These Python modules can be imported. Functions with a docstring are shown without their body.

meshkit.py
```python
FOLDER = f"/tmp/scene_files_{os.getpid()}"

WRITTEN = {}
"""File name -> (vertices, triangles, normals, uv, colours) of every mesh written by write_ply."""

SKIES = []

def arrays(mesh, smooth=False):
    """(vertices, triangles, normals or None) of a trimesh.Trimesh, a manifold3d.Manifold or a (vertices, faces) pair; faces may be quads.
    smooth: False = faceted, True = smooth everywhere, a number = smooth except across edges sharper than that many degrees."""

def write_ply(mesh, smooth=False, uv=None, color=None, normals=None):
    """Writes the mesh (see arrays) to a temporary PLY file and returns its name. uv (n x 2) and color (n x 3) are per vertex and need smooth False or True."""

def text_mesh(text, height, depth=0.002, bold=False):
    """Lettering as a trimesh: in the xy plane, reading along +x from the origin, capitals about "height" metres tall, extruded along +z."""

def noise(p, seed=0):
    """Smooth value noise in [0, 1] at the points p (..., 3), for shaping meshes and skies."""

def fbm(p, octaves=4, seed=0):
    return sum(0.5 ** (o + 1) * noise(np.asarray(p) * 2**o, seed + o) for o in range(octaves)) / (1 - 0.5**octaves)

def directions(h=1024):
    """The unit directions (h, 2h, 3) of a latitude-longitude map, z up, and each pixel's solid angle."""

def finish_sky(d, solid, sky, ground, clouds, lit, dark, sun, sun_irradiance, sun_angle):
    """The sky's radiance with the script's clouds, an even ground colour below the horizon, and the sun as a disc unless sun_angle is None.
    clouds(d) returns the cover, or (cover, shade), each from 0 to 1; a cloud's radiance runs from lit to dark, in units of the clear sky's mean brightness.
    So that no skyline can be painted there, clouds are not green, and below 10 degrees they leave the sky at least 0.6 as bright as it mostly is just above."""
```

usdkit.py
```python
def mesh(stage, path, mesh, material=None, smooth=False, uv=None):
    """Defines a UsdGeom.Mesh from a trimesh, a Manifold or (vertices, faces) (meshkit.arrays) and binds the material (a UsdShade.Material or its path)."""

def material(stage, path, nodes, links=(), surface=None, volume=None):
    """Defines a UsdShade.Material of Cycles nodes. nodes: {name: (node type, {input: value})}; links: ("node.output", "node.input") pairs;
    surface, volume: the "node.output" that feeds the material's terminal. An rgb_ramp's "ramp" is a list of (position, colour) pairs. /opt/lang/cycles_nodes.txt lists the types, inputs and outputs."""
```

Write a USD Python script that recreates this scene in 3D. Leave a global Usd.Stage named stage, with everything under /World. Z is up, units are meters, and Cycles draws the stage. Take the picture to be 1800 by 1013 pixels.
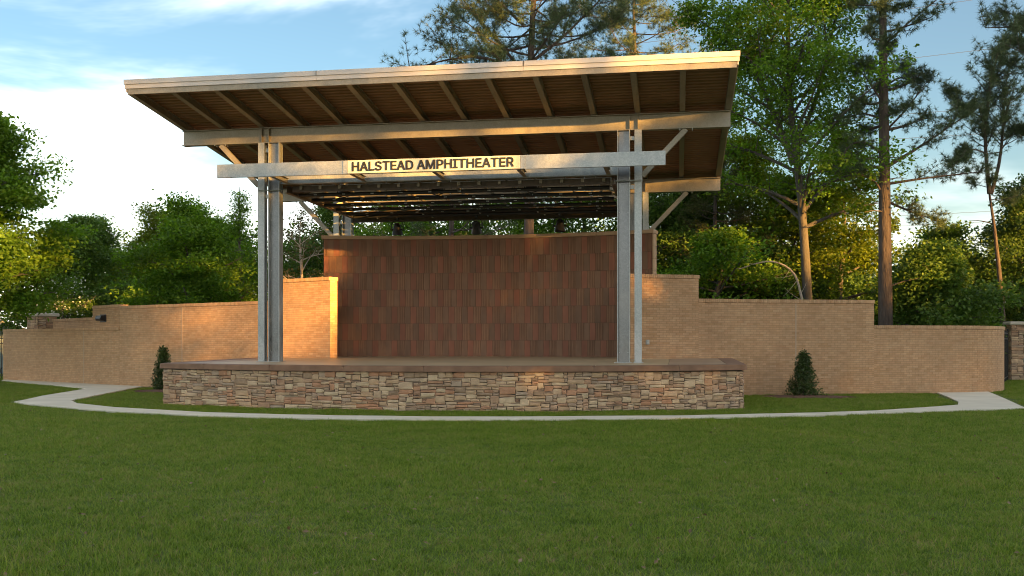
import math, random
import numpy as np
import trimesh
import shapely
from shapely.geometry import Polygon, LineString, Point
from shapely import affinity
import meshkit, usdkit
from pxr import Usd, UsdGeom, UsdLux, UsdShade, Gf, Sdf, Vt

stage = Usd.Stage.CreateInMemory()
UsdGeom.SetStageUpAxis(stage, 'Z')
UsdGeom.SetStageMetersPerUnit(stage, 1.0)
WORLD = UsdGeom.Xform.Define(stage, '/World')
UsdGeom.Scope.Define(stage, '/World/Looks')

# ------------------------------------------------------------------ camera, sky, sun, exposure
cam = UsdGeom.Camera.Define(stage, '/World/camera')
cam.AddTranslateOp().Set(Gf.Vec3d(6.165, -26.0, 1.6))
cam.AddRotateZOp().Set(9.45)
cam.AddRotateXOp().Set(90.0)
cam.CreateHorizontalApertureAttr(36.0)
cam.CreateVerticalApertureAttr(20.25)
cam.CreateFocalLengthAttr(34.9)
cam.CreateVerticalApertureOffsetAttr(1.93)
cam.CreateClippingRangeAttr(Gf.Vec2f(0.1, 5000.0))
cam.CreateExposureAttr(3.7)

SUN_EL, SUN_AZ = math.radians(7.0), math.radians(130.0)      # azimuth clockwise from +y (north)
SUN = np.array([math.cos(SUN_EL) * math.sin(SUN_AZ), math.cos(SUN_EL) * math.cos(SUN_AZ), math.sin(SUN_EL)])

mat = lambda name, nodes, links, surface=None, volume=None: usdkit.material(stage, '/World/Looks/' + name, nodes, links, surface, volume)

sky_mat = mat('sky_air', {
    'sky': ('sky_texture', {'sky_type': 'single_scattering', 'sun_disc': False, 'sun_elevation': SUN_EL, 'sun_rotation': SUN_AZ,
                            'altitude': 50.0, 'air_density': 1.0, 'aerosol_density': 1.0, 'ozone_density': 1.6}),
    'tc': ('texture_coordinate', {}),
    'sep': ('separate_xyz', {}),
    'map': ('mapping', {'scale': (1.5, 1.5, 6.0), 'location': (5.3, 4.2, 5.6)}),
    'nz': ('noise_texture', {'scale': 1.0, 'detail': 7.0, 'roughness': 0.55, 'distortion': 0.35}),
    'low': ('map_range', {'from_min': 0.04, 'from_max': 0.25, 'to_min': 0.18, 'to_max': 0.0, 'clamp': True}),
    'add': ('math', {'math_type': 'add'}),
    'cov': ('map_range', {'range_type': 'smoothstep', 'from_min': 0.44, 'from_max': 0.66, 'to_min': 0.08, 'to_max': 0.76, 'clamp': True}),
    'sat': ('hsv', {'saturation': 1.42, 'value': 0.18}),
    'cl': ('hsv', {'saturation': 0.3, 'value': 0.28}), 'warm': ('mix', {'mix_type': 'add', 'fac': 1.0, 'color2': (1.28, 1.23, 1.14)}),
    'mix': ('mix', {'mix_type': 'mix'}),
    'bg': ('background_shader', {'strength': 0.10}),
}, [('tc.generated', 'sep.vector'), ('tc.generated', 'map.vector'), ('map.vector', 'nz.vector'), ('sep.z', 'low.value'),
    ('nz.fac', 'add.value1'), ('low.result', 'add.value2'), ('add.value', 'cov.value'), ('cov.result', 'mix.fac'),
    ('sky.color', 'sat.color'), ('sat.color', 'mix.color1'), ('sky.color', 'cl.color'), ('cl.color', 'warm.color1'), ('warm.color', 'mix.color2'), ('mix.color', 'bg.color')], surface='bg.background')
dome = UsdLux.DomeLight.Define(stage, '/World/sky')
dome.CreateIntensityAttr(1.0)
UsdShade.MaterialBindingAPI.Apply(dome.GetPrim()).Bind(sky_mat)
dome.GetPrim().SetCustomDataByKey('kind', 'structure')

sun = UsdLux.DistantLight.Define(stage, '/World/sun')
sun.CreateNormalizeAttr(True)
sun.CreateIntensityAttr(0.5)
sun.CreateAngleAttr(0.5)
sun.CreateColorAttr(Gf.Vec3f(1.0, 0.50, 0.11))
sun.AddRotateZOp().Set(-math.degrees(SUN_AZ))
sun.AddRotateXOp().Set(90.0 + math.degrees(SUN_EL) - 180.0)

# ------------------------------------------------------------------ helpers
_used = {}


def free(parent, name):
    key = (parent, name)
    n = _used.get(key, -1) + 1
    _used[key] = n
    return f'{parent}/{name}' if n == 0 else f'{parent}/{name}_{n:03d}'


def data(prim, label=None, category=None, group=None, kind=None):
    for k, v in (('label', label), ('category', category), ('group', group), ('kind', kind)):
        if v:
            prim.SetCustomDataByKey(k, v)
    return prim


def thing(name, label, category, group=None, loc=(0, 0, 0), rz=0.0, scale=None):
    x = UsdGeom.Xform.Define(stage, free('/World', name))
    if any(loc) or rz or scale:
        x.AddTranslateOp().Set(Gf.Vec3d(*map(float, loc)))
        x.AddRotateZOp().Set(float(rz))
        if scale:
            x.AddScaleOp().Set(Gf.Vec3f(*map(float, scale)))
    return data(x.GetPrim(), label, category, group)


def part(parent, name, mesh, material, smooth=False, label=None, kind=None):
    base = '/World' if parent is None else str(parent.GetPath())
    m = usdkit.mesh(stage, free(base, name), mesh, material, smooth)
    if getattr(mesh, 'rnd', None) is not None and not smooth:
        UsdGeom.PrimvarsAPI(m).CreatePrimvar('rnd', Sdf.ValueTypeNames.FloatArray, 'vertex').Set(Vt.FloatArray.FromNumpy(mesh.rnd.astype(np.float32)))
    return data(m.GetPrim(), label, kind=kind)


def copy_of(root, label, loc, rz=0.0, scale=None, group=None):
    t = thing(root.GetName().rsplit('_', 1)[0] if root.GetName()[-3:].isdigit() else root.GetName(), label, root.GetCustomData()['category'], group, loc, rz, scale)
    t.GetReferences().AddInternalReference(root.GetPath())
    t.SetInstanceable(True)
    return t


_jr = np.random.default_rng(5)


class J(tuple):
    """(vertices, faces) with one random number per loose piece, repeated over its vertices, in rnd."""
    rnd = None


def join(meshes):
    vs, fs, n, rn = [], [], 0, []
    for m in meshes:
        v, f = (np.asarray(m.vertices), np.asarray(m.faces)) if isinstance(m, trimesh.Trimesh) else (np.asarray(m[0], float), np.asarray(m[1], int))
        if f.shape[1] == 4:
            f = np.vstack([f[:, [0, 1, 2]], f[:, [0, 2, 3]]])
        vs.append(v)
        fs.append(f + n)
        n += len(v)
        rn.append(m.rnd if getattr(m, 'rnd', None) is not None else np.full(len(v), _jr.random()))
    out = J((np.vstack(vs), np.vstack(fs)))
    out.rnd = np.concatenate(rn)
    return out


def pieces(v, f, per):
    """A mesh whose pieces have per vertices each."""
    out = J((v, f))
    out.rnd = np.repeat(_jr.random(len(v) // per), per)
    return out


def box(x0, x1, y0, y1, z0, z1):
    b = trimesh.creation.box([x1 - x0, y1 - y0, z1 - z0])
    b.apply_translation([(x0 + x1) / 2, (y0 + y1) / 2, (z0 + z1) / 2])
    return b


def bevel_box(x0, x1, y0, y1, z0, z1, r=0.012):
    import manifold3d as m3
    c = np.array([[x, y, z] for x in (x0, x1) for y in (y0, y1) for z in (z0, z1)])
    mid = np.array([(x0 + x1) / 2, (y0 + y1) / 2, (z0 + z1) / 2])
    sg = np.sign(c - mid)
    pts = np.vstack([c - sg * np.array(k) * r for k in ((0, 1, 1), (1, 0, 1), (1, 1, 0))])
    h = trimesh.Trimesh(pts).convex_hull
    return h


def frame_to(mesh, origin, ex, ey, ez):
    v = np.asarray(mesh.vertices)
    w = np.asarray(origin, float) + v[:, :1] * np.asarray(ex, float) + v[:, 1:2] * np.asarray(ey, float) + v[:, 2:3] * np.asarray(ez, float)
    f = np.asarray(mesh.faces)
    if np.dot(np.cross(ex, ey), ez) < 0:
        f = f[:, ::-1]
    return w, f


def unit(v):
    v = np.asarray(v, float)
    return v / np.linalg.norm(v)


def i_profile(d, b, tf, tw):
    """I section: depth d along v, flange width b along u."""
    return Polygon([(-b/2, -d/2), (b/2, -d/2), (b/2, -d/2+tf), (tw/2, -d/2+tf), (tw/2, d/2-tf), (b/2, d/2-tf), (b/2, d/2), (-b/2, d/2), (-b/2, d/2-tf), (-tw/2, d/2-tf), (-tw/2, -d/2+tf), (-b/2, -d/2+tf)])


def member(p0, p1, profile, up):
    """A profile (u, v) swept from p0 to p1; v is along up."""
    p0, p1 = np.asarray(p0, float), np.asarray(p1, float)
    d = unit(p1 - p0)
    v = unit(np.asarray(up, float) - d * np.dot(up, d))
    u = np.cross(v, d)
    m = trimesh.creation.extrude_polygon(profile, np.linalg.norm(p1 - p0), engine='earcut')
    return frame_to(m, p0, u, v, d)


def rect(w, h):
    return Polygon([(-w/2, -h/2), (w/2, -h/2), (w/2, h/2), (-w/2, h/2)])


def tube(points, radii, sides=6):
    p = np.asarray(points, float)
    r = np.broadcast_to(np.asarray(radii, float), (len(p),))
    t = np.gradient(p, axis=0)
    t /= np.linalg.norm(t, axis=1, keepdims=True) + 1e-12
    ref = np.array([0.13, 0.21, 0.97]) if abs(t[0, 2]) < 0.8 else np.array([0.98, 0.17, 0.05])
    a = np.cross(t, ref)
    a /= np.linalg.norm(a, axis=1, keepdims=True) + 1e-12
    b = np.cross(t, a)
    ang = np.arange(sides) * 2 * np.pi / sides
    v = p[:, None] + r[:, None, None] * (np.cos(ang)[None, :, None] * a[:, None] + np.sin(ang)[None, :, None] * b[:, None])
    i, j = np.meshgrid(np.arange(len(p) - 1), np.arange(sides), indexing='ij')
    q = np.stack([i * sides + j, i * sides + (j + 1) % sides, (i + 1) * sides + (j + 1) % sides, (i + 1) * sides + j], -1).reshape(-1, 4)
    return v.reshape(-1, 3), np.vstack([q[:, [0, 1, 2]], q[:, [0, 2, 3]]])


def cyl(p0, p1, r, sides=12):
    m = trimesh.creation.cylinder(radius=r, segment=[p0, p1], sections=sides)
    return m


# ------------------------------------------------------------------ materials
def hexc(h):
    c = [int(h[i:i + 2], 16) / 255 for i in (0, 2, 4)]
    return tuple(x / 12.92 if x < 0.04045 else ((x + 0.055) / 1.055) ** 2.4 for x in c)


def rough_mat(name, c1, c2, scale=6.0, rough=0.8, bump=0.3, bscale=60.0, bdist=0.01, stretch=(1, 1, 1), detail=5.0, metallic=0.0, spec=0.4):
    return mat(name, {
        'g': ('geometry', {}), 'mp': ('mapping', {'scale': stretch}),
        'n': ('noise_texture', {'scale': scale, 'detail': detail, 'roughness': 0.6}),
        'r': ('rgb_ramp', {'ramp': [(0.3, c1), (0.7, c2)]}),
        'bn': ('noise_texture', {'scale': bscale, 'detail': 4.0}),
        'b': ('bump', {'strength': bump, 'distance': bdist}),
        'p': ('principled_bsdf', {'roughness': rough, 'metallic': metallic, 'specular_ior_level': spec}),
    }, [('g.position', 'mp.vector'), ('mp.vector', 'n.vector'), ('n.fac', 'r.fac'), ('r.color', 'p.base_color'), ('mp.vector', 'bn.vector'), ('bn.fac', 'b.height'), ('b.normal', 'p.normal')], surface='p.BSDF')


def steel(name, c1, c2, c3, metallic=0.55, rough=0.42):
    return mat(name, {
        'g': ('geometry', {}), 'mp': ('mapping', {'scale': (1.0, 1.0, 0.55)}),
        'n': ('noise_texture', {'scale': 1.3, 'detail': 6.0, 'roughness': 0.62, 'distortion': 0.8}),
        'v': ('voronoi_texture', {'scale': 38.0}),
        'bw': ('separate_color', {}),
        'm': ('math', {'math_type': 'multiply_add', 'value2': 0.16, 'value3': -0.08}),
        'a': ('math', {'math_type': 'add'}),
        'r': ('rgb_ramp', {'ramp': [(0.30, c1), (0.48, c2), (0.66, c3)]}),
        'rr': ('map_range', {'from_min': 0.3, 'from_max': 0.7, 'to_min': rough - 0.1, 'to_max': rough + 0.15}),
        'p': ('principled_bsdf', {'metallic': metallic, 'roughness': rough}),
    }, [('g.position', 'mp.vector'), ('mp.vector', 'n.vector'), ('g.position', 'v.vector'), ('v.color', 'bw.color'), ('bw.r', 'm.value1'), ('m.value', 'a.value1'), ('n.fac', 'a.value2'),
        ('a.value', 'r.fac'), ('r.color', 'p.base_color'), ('n.fac', 'rr.value'), ('rr.result', 'p.roughness')], surface='p.BSDF')


M = {}
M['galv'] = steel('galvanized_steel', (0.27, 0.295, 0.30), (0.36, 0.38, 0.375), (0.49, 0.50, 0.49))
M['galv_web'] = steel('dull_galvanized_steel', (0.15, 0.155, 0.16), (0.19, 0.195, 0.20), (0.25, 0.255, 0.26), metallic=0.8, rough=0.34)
M['galv_warm'] = steel('weathered_galvanized_steel', (0.22, 0.19, 0.145), (0.265, 0.235, 0.18), (0.32, 0.29, 0.235))
M['panel'] = rough_mat('pale_sign_panel', (0.42, 0.45, 0.46), (0.50, 0.53, 0.54), scale=3, rough=0.55, bump=0.02)
M['letter'] = rough_mat('dark_letter_metal', (0.012, 0.012, 0.012), (0.018, 0.018, 0.017), rough=0.5, bump=0.02)
M['fascia'] = rough_mat('pale_roof_flashing', (0.46, 0.44, 0.42), (0.54, 0.52, 0.50), scale=1.2, rough=0.5, bump=0.02, metallic=0.25)
M['deck'] = rough_mat('brown_ribbed_deck', (0.26, 0.135, 0.08), (0.36, 0.19, 0.115), scale=1.6, rough=0.55, bump=0.05, metallic=0.15)
M['black'] = rough_mat('black_pipe_paint', (0.012, 0.012, 0.012), (0.025, 0.024, 0.023), rough=0.42, bump=0.02)
M['rust_dark'] = rough_mat('dark_brown_steel', (0.06, 0.045, 0.035), (0.11, 0.08, 0.06), rough=0.5, bump=0.05)
M['lens'] = rough_mat('lamp_lens_glass', (0.03, 0.02, 0.02), (0.05, 0.03, 0.03), rough=0.15, bump=0.0)
BR = [(0.50, 0.30, 0.16), (0.54, 0.335, 0.185), (0.45, 0.265, 0.135), (0.54, 0.345, 0.195), (0.48, 0.275, 0.145)]
for i, c in enumerate(BR):
    M[f'brick{i}'] = rough_mat(f'tan_brick_{"abcde"[i]}', tuple(x * 0.9 for x in c), tuple(x * 1.08 for x in c), scale=7, rough=0.88, bump=0.25, bscale=140, bdist=0.004)
M['bricks'] = mat('tan_brick_mixed', {
    'g': ('geometry', {}), 'rn': ('attribute', {'attribute': 'rnd'}), 'n': ('noise_texture', {'scale': 7.0, 'detail': 5.0}),
    'r': ('rgb_ramp', {'ramp': [(0, BR[0]), (0.25, BR[1]), (0.5, BR[2]), (0.75, BR[3]), (1.0, BR[4])]}),
    'k0': ('map_range', {'from_min': 0.3, 'from_max': 0.7, 'to_min': 0.88, 'to_max': 1.1}),
    'nb': ('noise_texture', {'scale': 0.8, 'detail': 4.0}), 'kb': ('map_range', {'from_min': 0.3, 'from_max': 0.7, 'to_min': 0.9, 'to_max': 1.1}), 'k': ('math', {'math_type': 'multiply'}),
    'h': ('hsv', {}), 'bn': ('noise_texture', {'scale': 140.0}), 'b': ('bump', {'strength': 0.25, 'distance': 0.004}),
    'p': ('principled_bsdf', {'roughness': 0.88}),
}, [('rn.fac', 'r.fac'), ('r.color', 'h.color'), ('g.position', 'n.vector'), ('n.fac', 'k0.value'), ('g.position', 'nb.vector'), ('nb.fac', 'kb.value'), ('k0.result', 'k.value1'), ('kb.result', 'k.value2'), ('k.value', 'h.value'), ('h.color', 'p.base_color'),
    ('g.position', 'bn.vector'), ('bn.fac', 'b.height'), ('b.normal', 'p.normal')], surface='p.BSDF')
M['mortar'] = rough_mat('tan_mortar', (0.32, 0.20, 0.11), (0.39, 0.25, 0.14), scale=4, rough=0.95, bump=0.2)
M['joint'] = rough_mat('pale_joint_sealant', (0.45, 0.34, 0.24), (0.5, 0.38, 0.27), rough=0.8, bump=0.05)
ST = [((0.39, 0.265, 0.155), (0.53, 0.375, 0.235)), ((0.46, 0.345, 0.215), (0.62, 0.475, 0.315)), ((0.37, 0.195, 0.11), (0.48, 0.27, 0.16)), ((0.24, 0.16, 0.10), (0.38, 0.265, 0.17)), ((0.32, 0.235, 0.165), (0.46, 0.35, 0.25)), ((0.33, 0.19, 0.115), (0.49, 0.335, 0.21)), ((0.43, 0.30, 0.19), (0.57, 0.425, 0.28))]
for i, (a, b) in enumerate(ST):
    M[f'stone{i}'] = rough_mat(f'ledge_stone_{"abcdefg"[i]}', a, b, scale=5.5, rough=0.92, bump=0.7, bscale=35, bdist=0.012, detail=7)
M['stone_back'] = rough_mat('dark_stone_bed', (0.07, 0.05, 0.036), (0.11, 0.08, 0.06), rough=0.95)
M['stones'] = mat('ledge_stone_mixed', {
    'g': ('geometry', {}), 'rn': ('attribute', {'attribute': 'rnd'}), 'n': ('noise_texture', {'scale': 5.5, 'detail': 7.0}),
    'r': ('rgb_ramp', {'ramp': [(i / 6, tuple((np.array(a) + np.array(b)) / 2)) for i, (a, b) in enumerate(ST)]}),
    'k': ('map_range', {'from_min': 0.3, 'from_max': 0.7, 'to_min': 0.75, 'to_max': 1.25}),
    'h': ('hsv', {}), 'bn': ('noise_texture', {'scale': 35.0}), 'b': ('bump', {'strength': 0.7, 'distance': 0.012}),
    'p': ('principled_bsdf', {'roughness': 0.92}),
}, [('rn.fac', 'r.fac'), ('r.color', 'h.color'), ('g.position', 'n.vector'), ('n.fac', 'k.value'), ('k.result', 'h.value'), ('h.color', 'p.base_color'),
    ('g.position', 'bn.vector'), ('bn.fac', 'b.height'), ('b.normal', 'p.normal')], surface='p.BSDF')
M['cap_brown'] = rough_mat('brown_stained_concrete', (0.18, 0.098, 0.058), (0.28, 0.16, 0.098), scale=2.5, rough=0.7, bump=0.15)
M['apron'] = rough_mat('light_brown_stained_concrete', (0.29, 0.19, 0.115), (0.40, 0.27, 0.17), scale=1.4, rough=0.5, bump=0.06)
M['floor'] = rough_mat('stage_floor_concrete', (0.38, 0.28, 0.155), (0.50, 0.37, 0.22), scale=1.4, rough=0.42, bump=0.06, stretch=(0.35, 1, 1))
TL = {'red': ((0.230, 0.088, 0.048), (0.30, 0.115, 0.064)), 'brown': ((0.180, 0.096, 0.054), (0.245, 0.132, 0.076)), 'ribbed': ((0.225, 0.114, 0.062), (0.285, 0.146, 0.080)), 'dark': ((0.10, 0.055, 0.042), (0.135, 0.075, 0.055))}
for k, (a, b) in TL.items():
    for v in range(2):
        f = 0.9 if v == 0 else 1.08
        M[f'tile_{k}{v}'] = rough_mat(f'terracotta_{k}_{"ab"[v]}', tuple(x * f for x in a), tuple(x * f for x in b), scale=6, rough=0.62, bump=0.12, bscale=50, bdist=0.004, stretch=(1, 1, 0.35))
M['tile_bed'] = rough_mat('tile_joint_dark', (0.07, 0.042, 0.03), (0.09, 0.055, 0.04), rough=0.9)
M['coping'] = rough_mat('tan_coping_stone', (0.40, 0.26, 0.15), (0.47, 0.32, 0.20), scale=3, rough=0.8, bump=0.12)
M['pier_cap'] = rough_mat('pale_cast_stone', (0.50, 0.44, 0.35), (0.58, 0.52, 0.43), scale=4, rough=0.85, bump=0.15)
M['concrete'] = rough_mat('pale_path_concrete', (0.60, 0.53, 0.40), (0.72, 0.64, 0.50), scale=1.1, rough=0.9, bump=0.12, bscale=90)
M['mulch'] = rough_mat('red_brown_mulch', (0.10, 0.052, 0.032), (0.20, 0.105, 0.068), scale=30, rough=0.95, bump=0.8, bscale=50, bdist=0.02)
M['soil'] = mat('lawn_soil', {
    'g': ('geometry', {}), 'n': ('noise_texture', {'scale': 0.7, 'detail': 6.0}), 'n2': ('noise_texture', {'scale': 14.0, 'detail': 5.0}),
    'r': ('rgb_ramp', {'ramp': [(0.3, (0.075, 0.105, 0.018)), (0.55, (0.10, 0.13, 0.025)), (0.72, (0.16, 0.12, 0.055))]}),
    'a': ('mix_float', {'fac': 0.5}), 'b': ('bump', {'strength': 0.6, 'distance': 0.02}), 'p': ('principled_bsdf', {'roughness': 0.95, 'specular_ior_level': 0.2}),
}, [('g.position', 'n.vector'), ('g.position', 'n2.vector'), ('n.fac', 'a.a'), ('n2.fac', 'a.b'), ('a.result', 'r.fac'), ('r.color', 'p.base_color'), ('n2.fac', 'b.height'), ('b.normal', 'p.normal')], surface='p.BSDF')
M['iron'] = rough_mat('black_iron', (0.012, 0.012, 0.013), (0.02, 0.02, 0.02), rough=0.45, bump=0.02)
M['pale_blue'] = rough_mat('pale_blue_cladding', (0.42, 0.52, 0.60), (0.52, 0.62, 0.70), scale=2, rough=0.6, bump=0.05)
M['white_roof'] = rough_mat('white_metal_roof', (0.68, 0.70, 0.72), (0.78, 0.80, 0.82), rough=0.4, bump=0.02, metallic=0.2)
M['wire'] = rough_mat('wire_black', (0.03, 0.03, 0.03), (0.04, 0.04, 0.04), rough=0.6, bump=0.0)


def leaf_mat(name, cols, trans=0.34, rough=0.55):
    return mat(name, {
        'g': ('geometry', {}), 'rn': ('attribute', {'attribute': 'rnd'}), 'n': ('noise_texture', {'scale': 0.55, 'detail': 3.0}),
        'k': ('map_range', {'from_min': 0.3, 'from_max': 0.7, 'to_min': 0.72, 'to_max': 1.3}),
        'r': ('rgb_ramp', {'ramp': [(0.0, cols[0]), (0.5, cols[1]), (1.0, cols[2])]}), 'h': ('hsv', {}),
        'p': ('principled_bsdf', {'roughness': rough, 'specular_ior_level': 0.3}), 't': ('translucent_bsdf', {}),
        'ht': ('hsv', {'saturation': 1.1, 'value': 1.25}), 'm': ('mix_closure', {'fac': trans}),
    }, [('rn.fac', 'r.fac'), ('r.color', 'h.color'), ('g.position', 'n.vector'), ('n.fac', 'k.value'), ('k.result', 'h.value'), ('h.color', 'p.base_color'),
        ('h.color', 'ht.color'), ('ht.color', 't.color'), ('p.BSDF', 'm.closure1'), ('t.BSDF', 'm.closure2')], surface='m.closure')


M['leaf_bright'] = leaf_mat('leaf_bright_green', [(0.065, 0.140, 0.012), (0.100, 0.195, 0.018), (0.150, 0.245, 0.028)], trans=0.45)
M['leaf_mid'] = leaf_mat('leaf_mid_green', [(0.050, 0.105, 0.016), (0.078, 0.145, 0.022), (0.118, 0.185, 0.030)])
M['leaf_dark'] = leaf_mat('leaf_dark_green', [(0.038, 0.074, 0.013), (0.058, 0.104, 0.018), (0.088, 0.135, 0.024)])
M['leaf_gold'] = leaf_mat('leaf_yellow_green', [(0.085, 0.135, 0.010), (0.125, 0.180, 0.014), (0.175, 0.215, 0.020)], trans=0.42)
M['leaf_olive'] = leaf_mat('leaf_olive_brown', [(0.060, 0.070, 0.022), (0.100, 0.090, 0.030), (0.150, 0.105, 0.040)])
M['needle'] = leaf_mat('pine_needle', [(0.042, 0.068, 0.028), (0.064, 0.096, 0.038), (0.092, 0.124, 0.048)], trans=0.12)
M['needle_warm'] = leaf_mat('pine_needle_warm', [(0.045, 0.058, 0.016), (0.070, 0.085, 0.022), (0.100, 0.100, 0.026)], trans=0.15)
M['leaf_litter'] = leaf_mat('dry_leaf', [(0.16, 0.10, 0.05), (0.22, 0.15, 0.08), (0.28, 0.21, 0.13)], trans=0.1)
M['holly'] = leaf_mat('leaf_holly', [(0.026, 0.046, 0.012), (0.042, 0.070, 0.017), (0.070, 0.105, 0.025)], trans=0.08, rough=0.3)
M['blossom'] = leaf_mat('white_blossom', [(0.7, 0.7, 0.62), (0.8, 0.8, 0.74), (0.78, 0.76, 0.66)], trans=0.2)
M['bark_pine'] = rough_mat('bark_pine', (0.045, 0.034, 0.028), (0.10, 0.078, 0.064), scale=9, rough=0.95, bump=1.0, bscale=16, bdist=0.05, stretch=(1, 1, 0.22))
M['bark_grey'] = rough_mat('bark_grey', (0.05, 0.044, 0.037), (0.10, 0.09, 0.075), scale=7, rough=0.95, bump=0.8, bscale=16, bdist=0.03, stretch=(1, 1, 0.3))
M['bark_pale'] = rough_mat('bark_pale', (0.34, 0.27, 0.20), (0.46, 0.38, 0.30), scale=7, rough=0.9, bump=0.3)


def grass_mat(name):
    return mat(name, {
        'g': ('geometry', {}), 'rn': ('attribute', {'attribute': 'rnd'}), 'n': ('noise_texture', {'scale': 0.9, 'detail': 6.0, 'roughness': 0.68}), 'n2': ('noise_texture', {'scale': 4.5, 'detail': 4.0}),
        'a': ('mix_float', {'fac': 0.5}), 'a2': ('mix_float', {'fac': 0.30}),
        'r': ('rgb_ramp', {'ramp': [(0.36, (0.100, 0.165, 0.015)), (0.44, (0.160, 0.255, 0.022)), (0.52, (0.225, 0.325, 0.032)), (0.585, (0.30, 0.37, 0.048)), (0.65, (0.34, 0.28, 0.10))]}),
        'p': ('principled_bsdf', {'roughness': 0.6, 'specular_ior_level': 0.2}), 't': ('translucent_bsdf', {}), 'm': ('mix_closure', {'fac': 0.4}),
    }, [('g.position', 'n.vector'), ('g.position', 'n2.vector'), ('n.fac', 'a.a'), ('n2.fac', 'a.b'), ('a.result', 'a2.a'), ('rn.fac', 'a2.b'), ('a2.result', 'r.fac'), ('r.color', 'p.base_color'), ('r.color', 't.color'),
        ('p.BSDF', 'm.closure1'), ('t.BSDF', 'm.closure2')], surface='m.closure')


M['grass'] = grass_mat('grass_blade')

# ------------------------------------------------------------------ ground, path
CAMXY = np.array([6.165, -26.0])


def sheet(poly, z):
    v, f = trimesh.creation.triangulate_polygon(poly, engine='earcut')
    return np.column_stack([v, np.full(len(v), z)]), f


lawn = part(None, 'lawn', (np.array([[-400, -400, 0], [400, -400, 0], [400, 400, 0], [-400, 400, 0]], float), np.array([[0, 1, 2], [0, 2, 3]])), M['soil'], kind='structure')
PATH = [(-11.35, -1.96), (-11.05, -2.3), (-10.13, -2.98), (-8.46, -3.97), (-6.58, -5.05), (-3.9, -5.95), (-2.27, -6.22), (-0.71, -6.34), (1.0, -6.28), (2.79, -5.98), (6.28, -5.02), (9.17, -3.64), (10.6, -2.74), (12.7, -1.42),
        (14.05, -0.7), (14.5, -0.2), (14.62, 0.5), (14.92, 2.01), (15.34, 4.17), (16.1, 8.3), (14.3, 7.4), (13.95, 4.6), (13.6, 2.2), (13.2, 0.75), (12.28, -0.26), (10.64, -1.88), (9.26, -2.75), (6.28, -4.16), (2.65, -5.08), (1.0, -5.33), (-1.01, -5.37), (-2.7, -5.22),
        (-4.43, -4.9), (-7.43, -3.62), (-9.3, -2.3), (-10.21, -1.15), (-11.36, 2.3), (-13.0, 7.4), (-16.55, 9.26), (-22.4, 12.5), (-21.6, 11.3), (-15.59, 6.76), (-13.9, 5.3), (-13.2, 3.1), (-12.5, 0.9), (-11.7, -1.0)]
path_poly = Polygon(PATH).buffer(-0.12).buffer(0.12, quad_segs=4)
pm = trimesh.creation.extrude_polygon(path_poly, 0.045, engine='earcut')
pm.apply_translation([0, 0, -0.015])
part(None, 'path', pm, M['concrete'], kind='structure')

# ------------------------------------------------------------------ brick walls


def resample(poly, step):
    ls = LineString(poly)
    n = max(2, int(round(ls.length / step)) + 1)
    return np.array([ls.interpolate(t).coords[0] for t in np.linspace(0, ls.length, n)])


def smooth_line(pts, it=3):
    p = np.asarray(pts, float)
    for _ in range(it):
        q = np.empty((2 * (len(p) - 1) + 2, 2))
        q[0], q[-1] = p[0], p[-1]
        q[1:-1:2] = 0.75 * p[:-1] + 0.25 * p[1:]
        q[2:-1:2] = 0.25 * p[:-1] + 0.75 * p[1:]
        p = q
    return p


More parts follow.
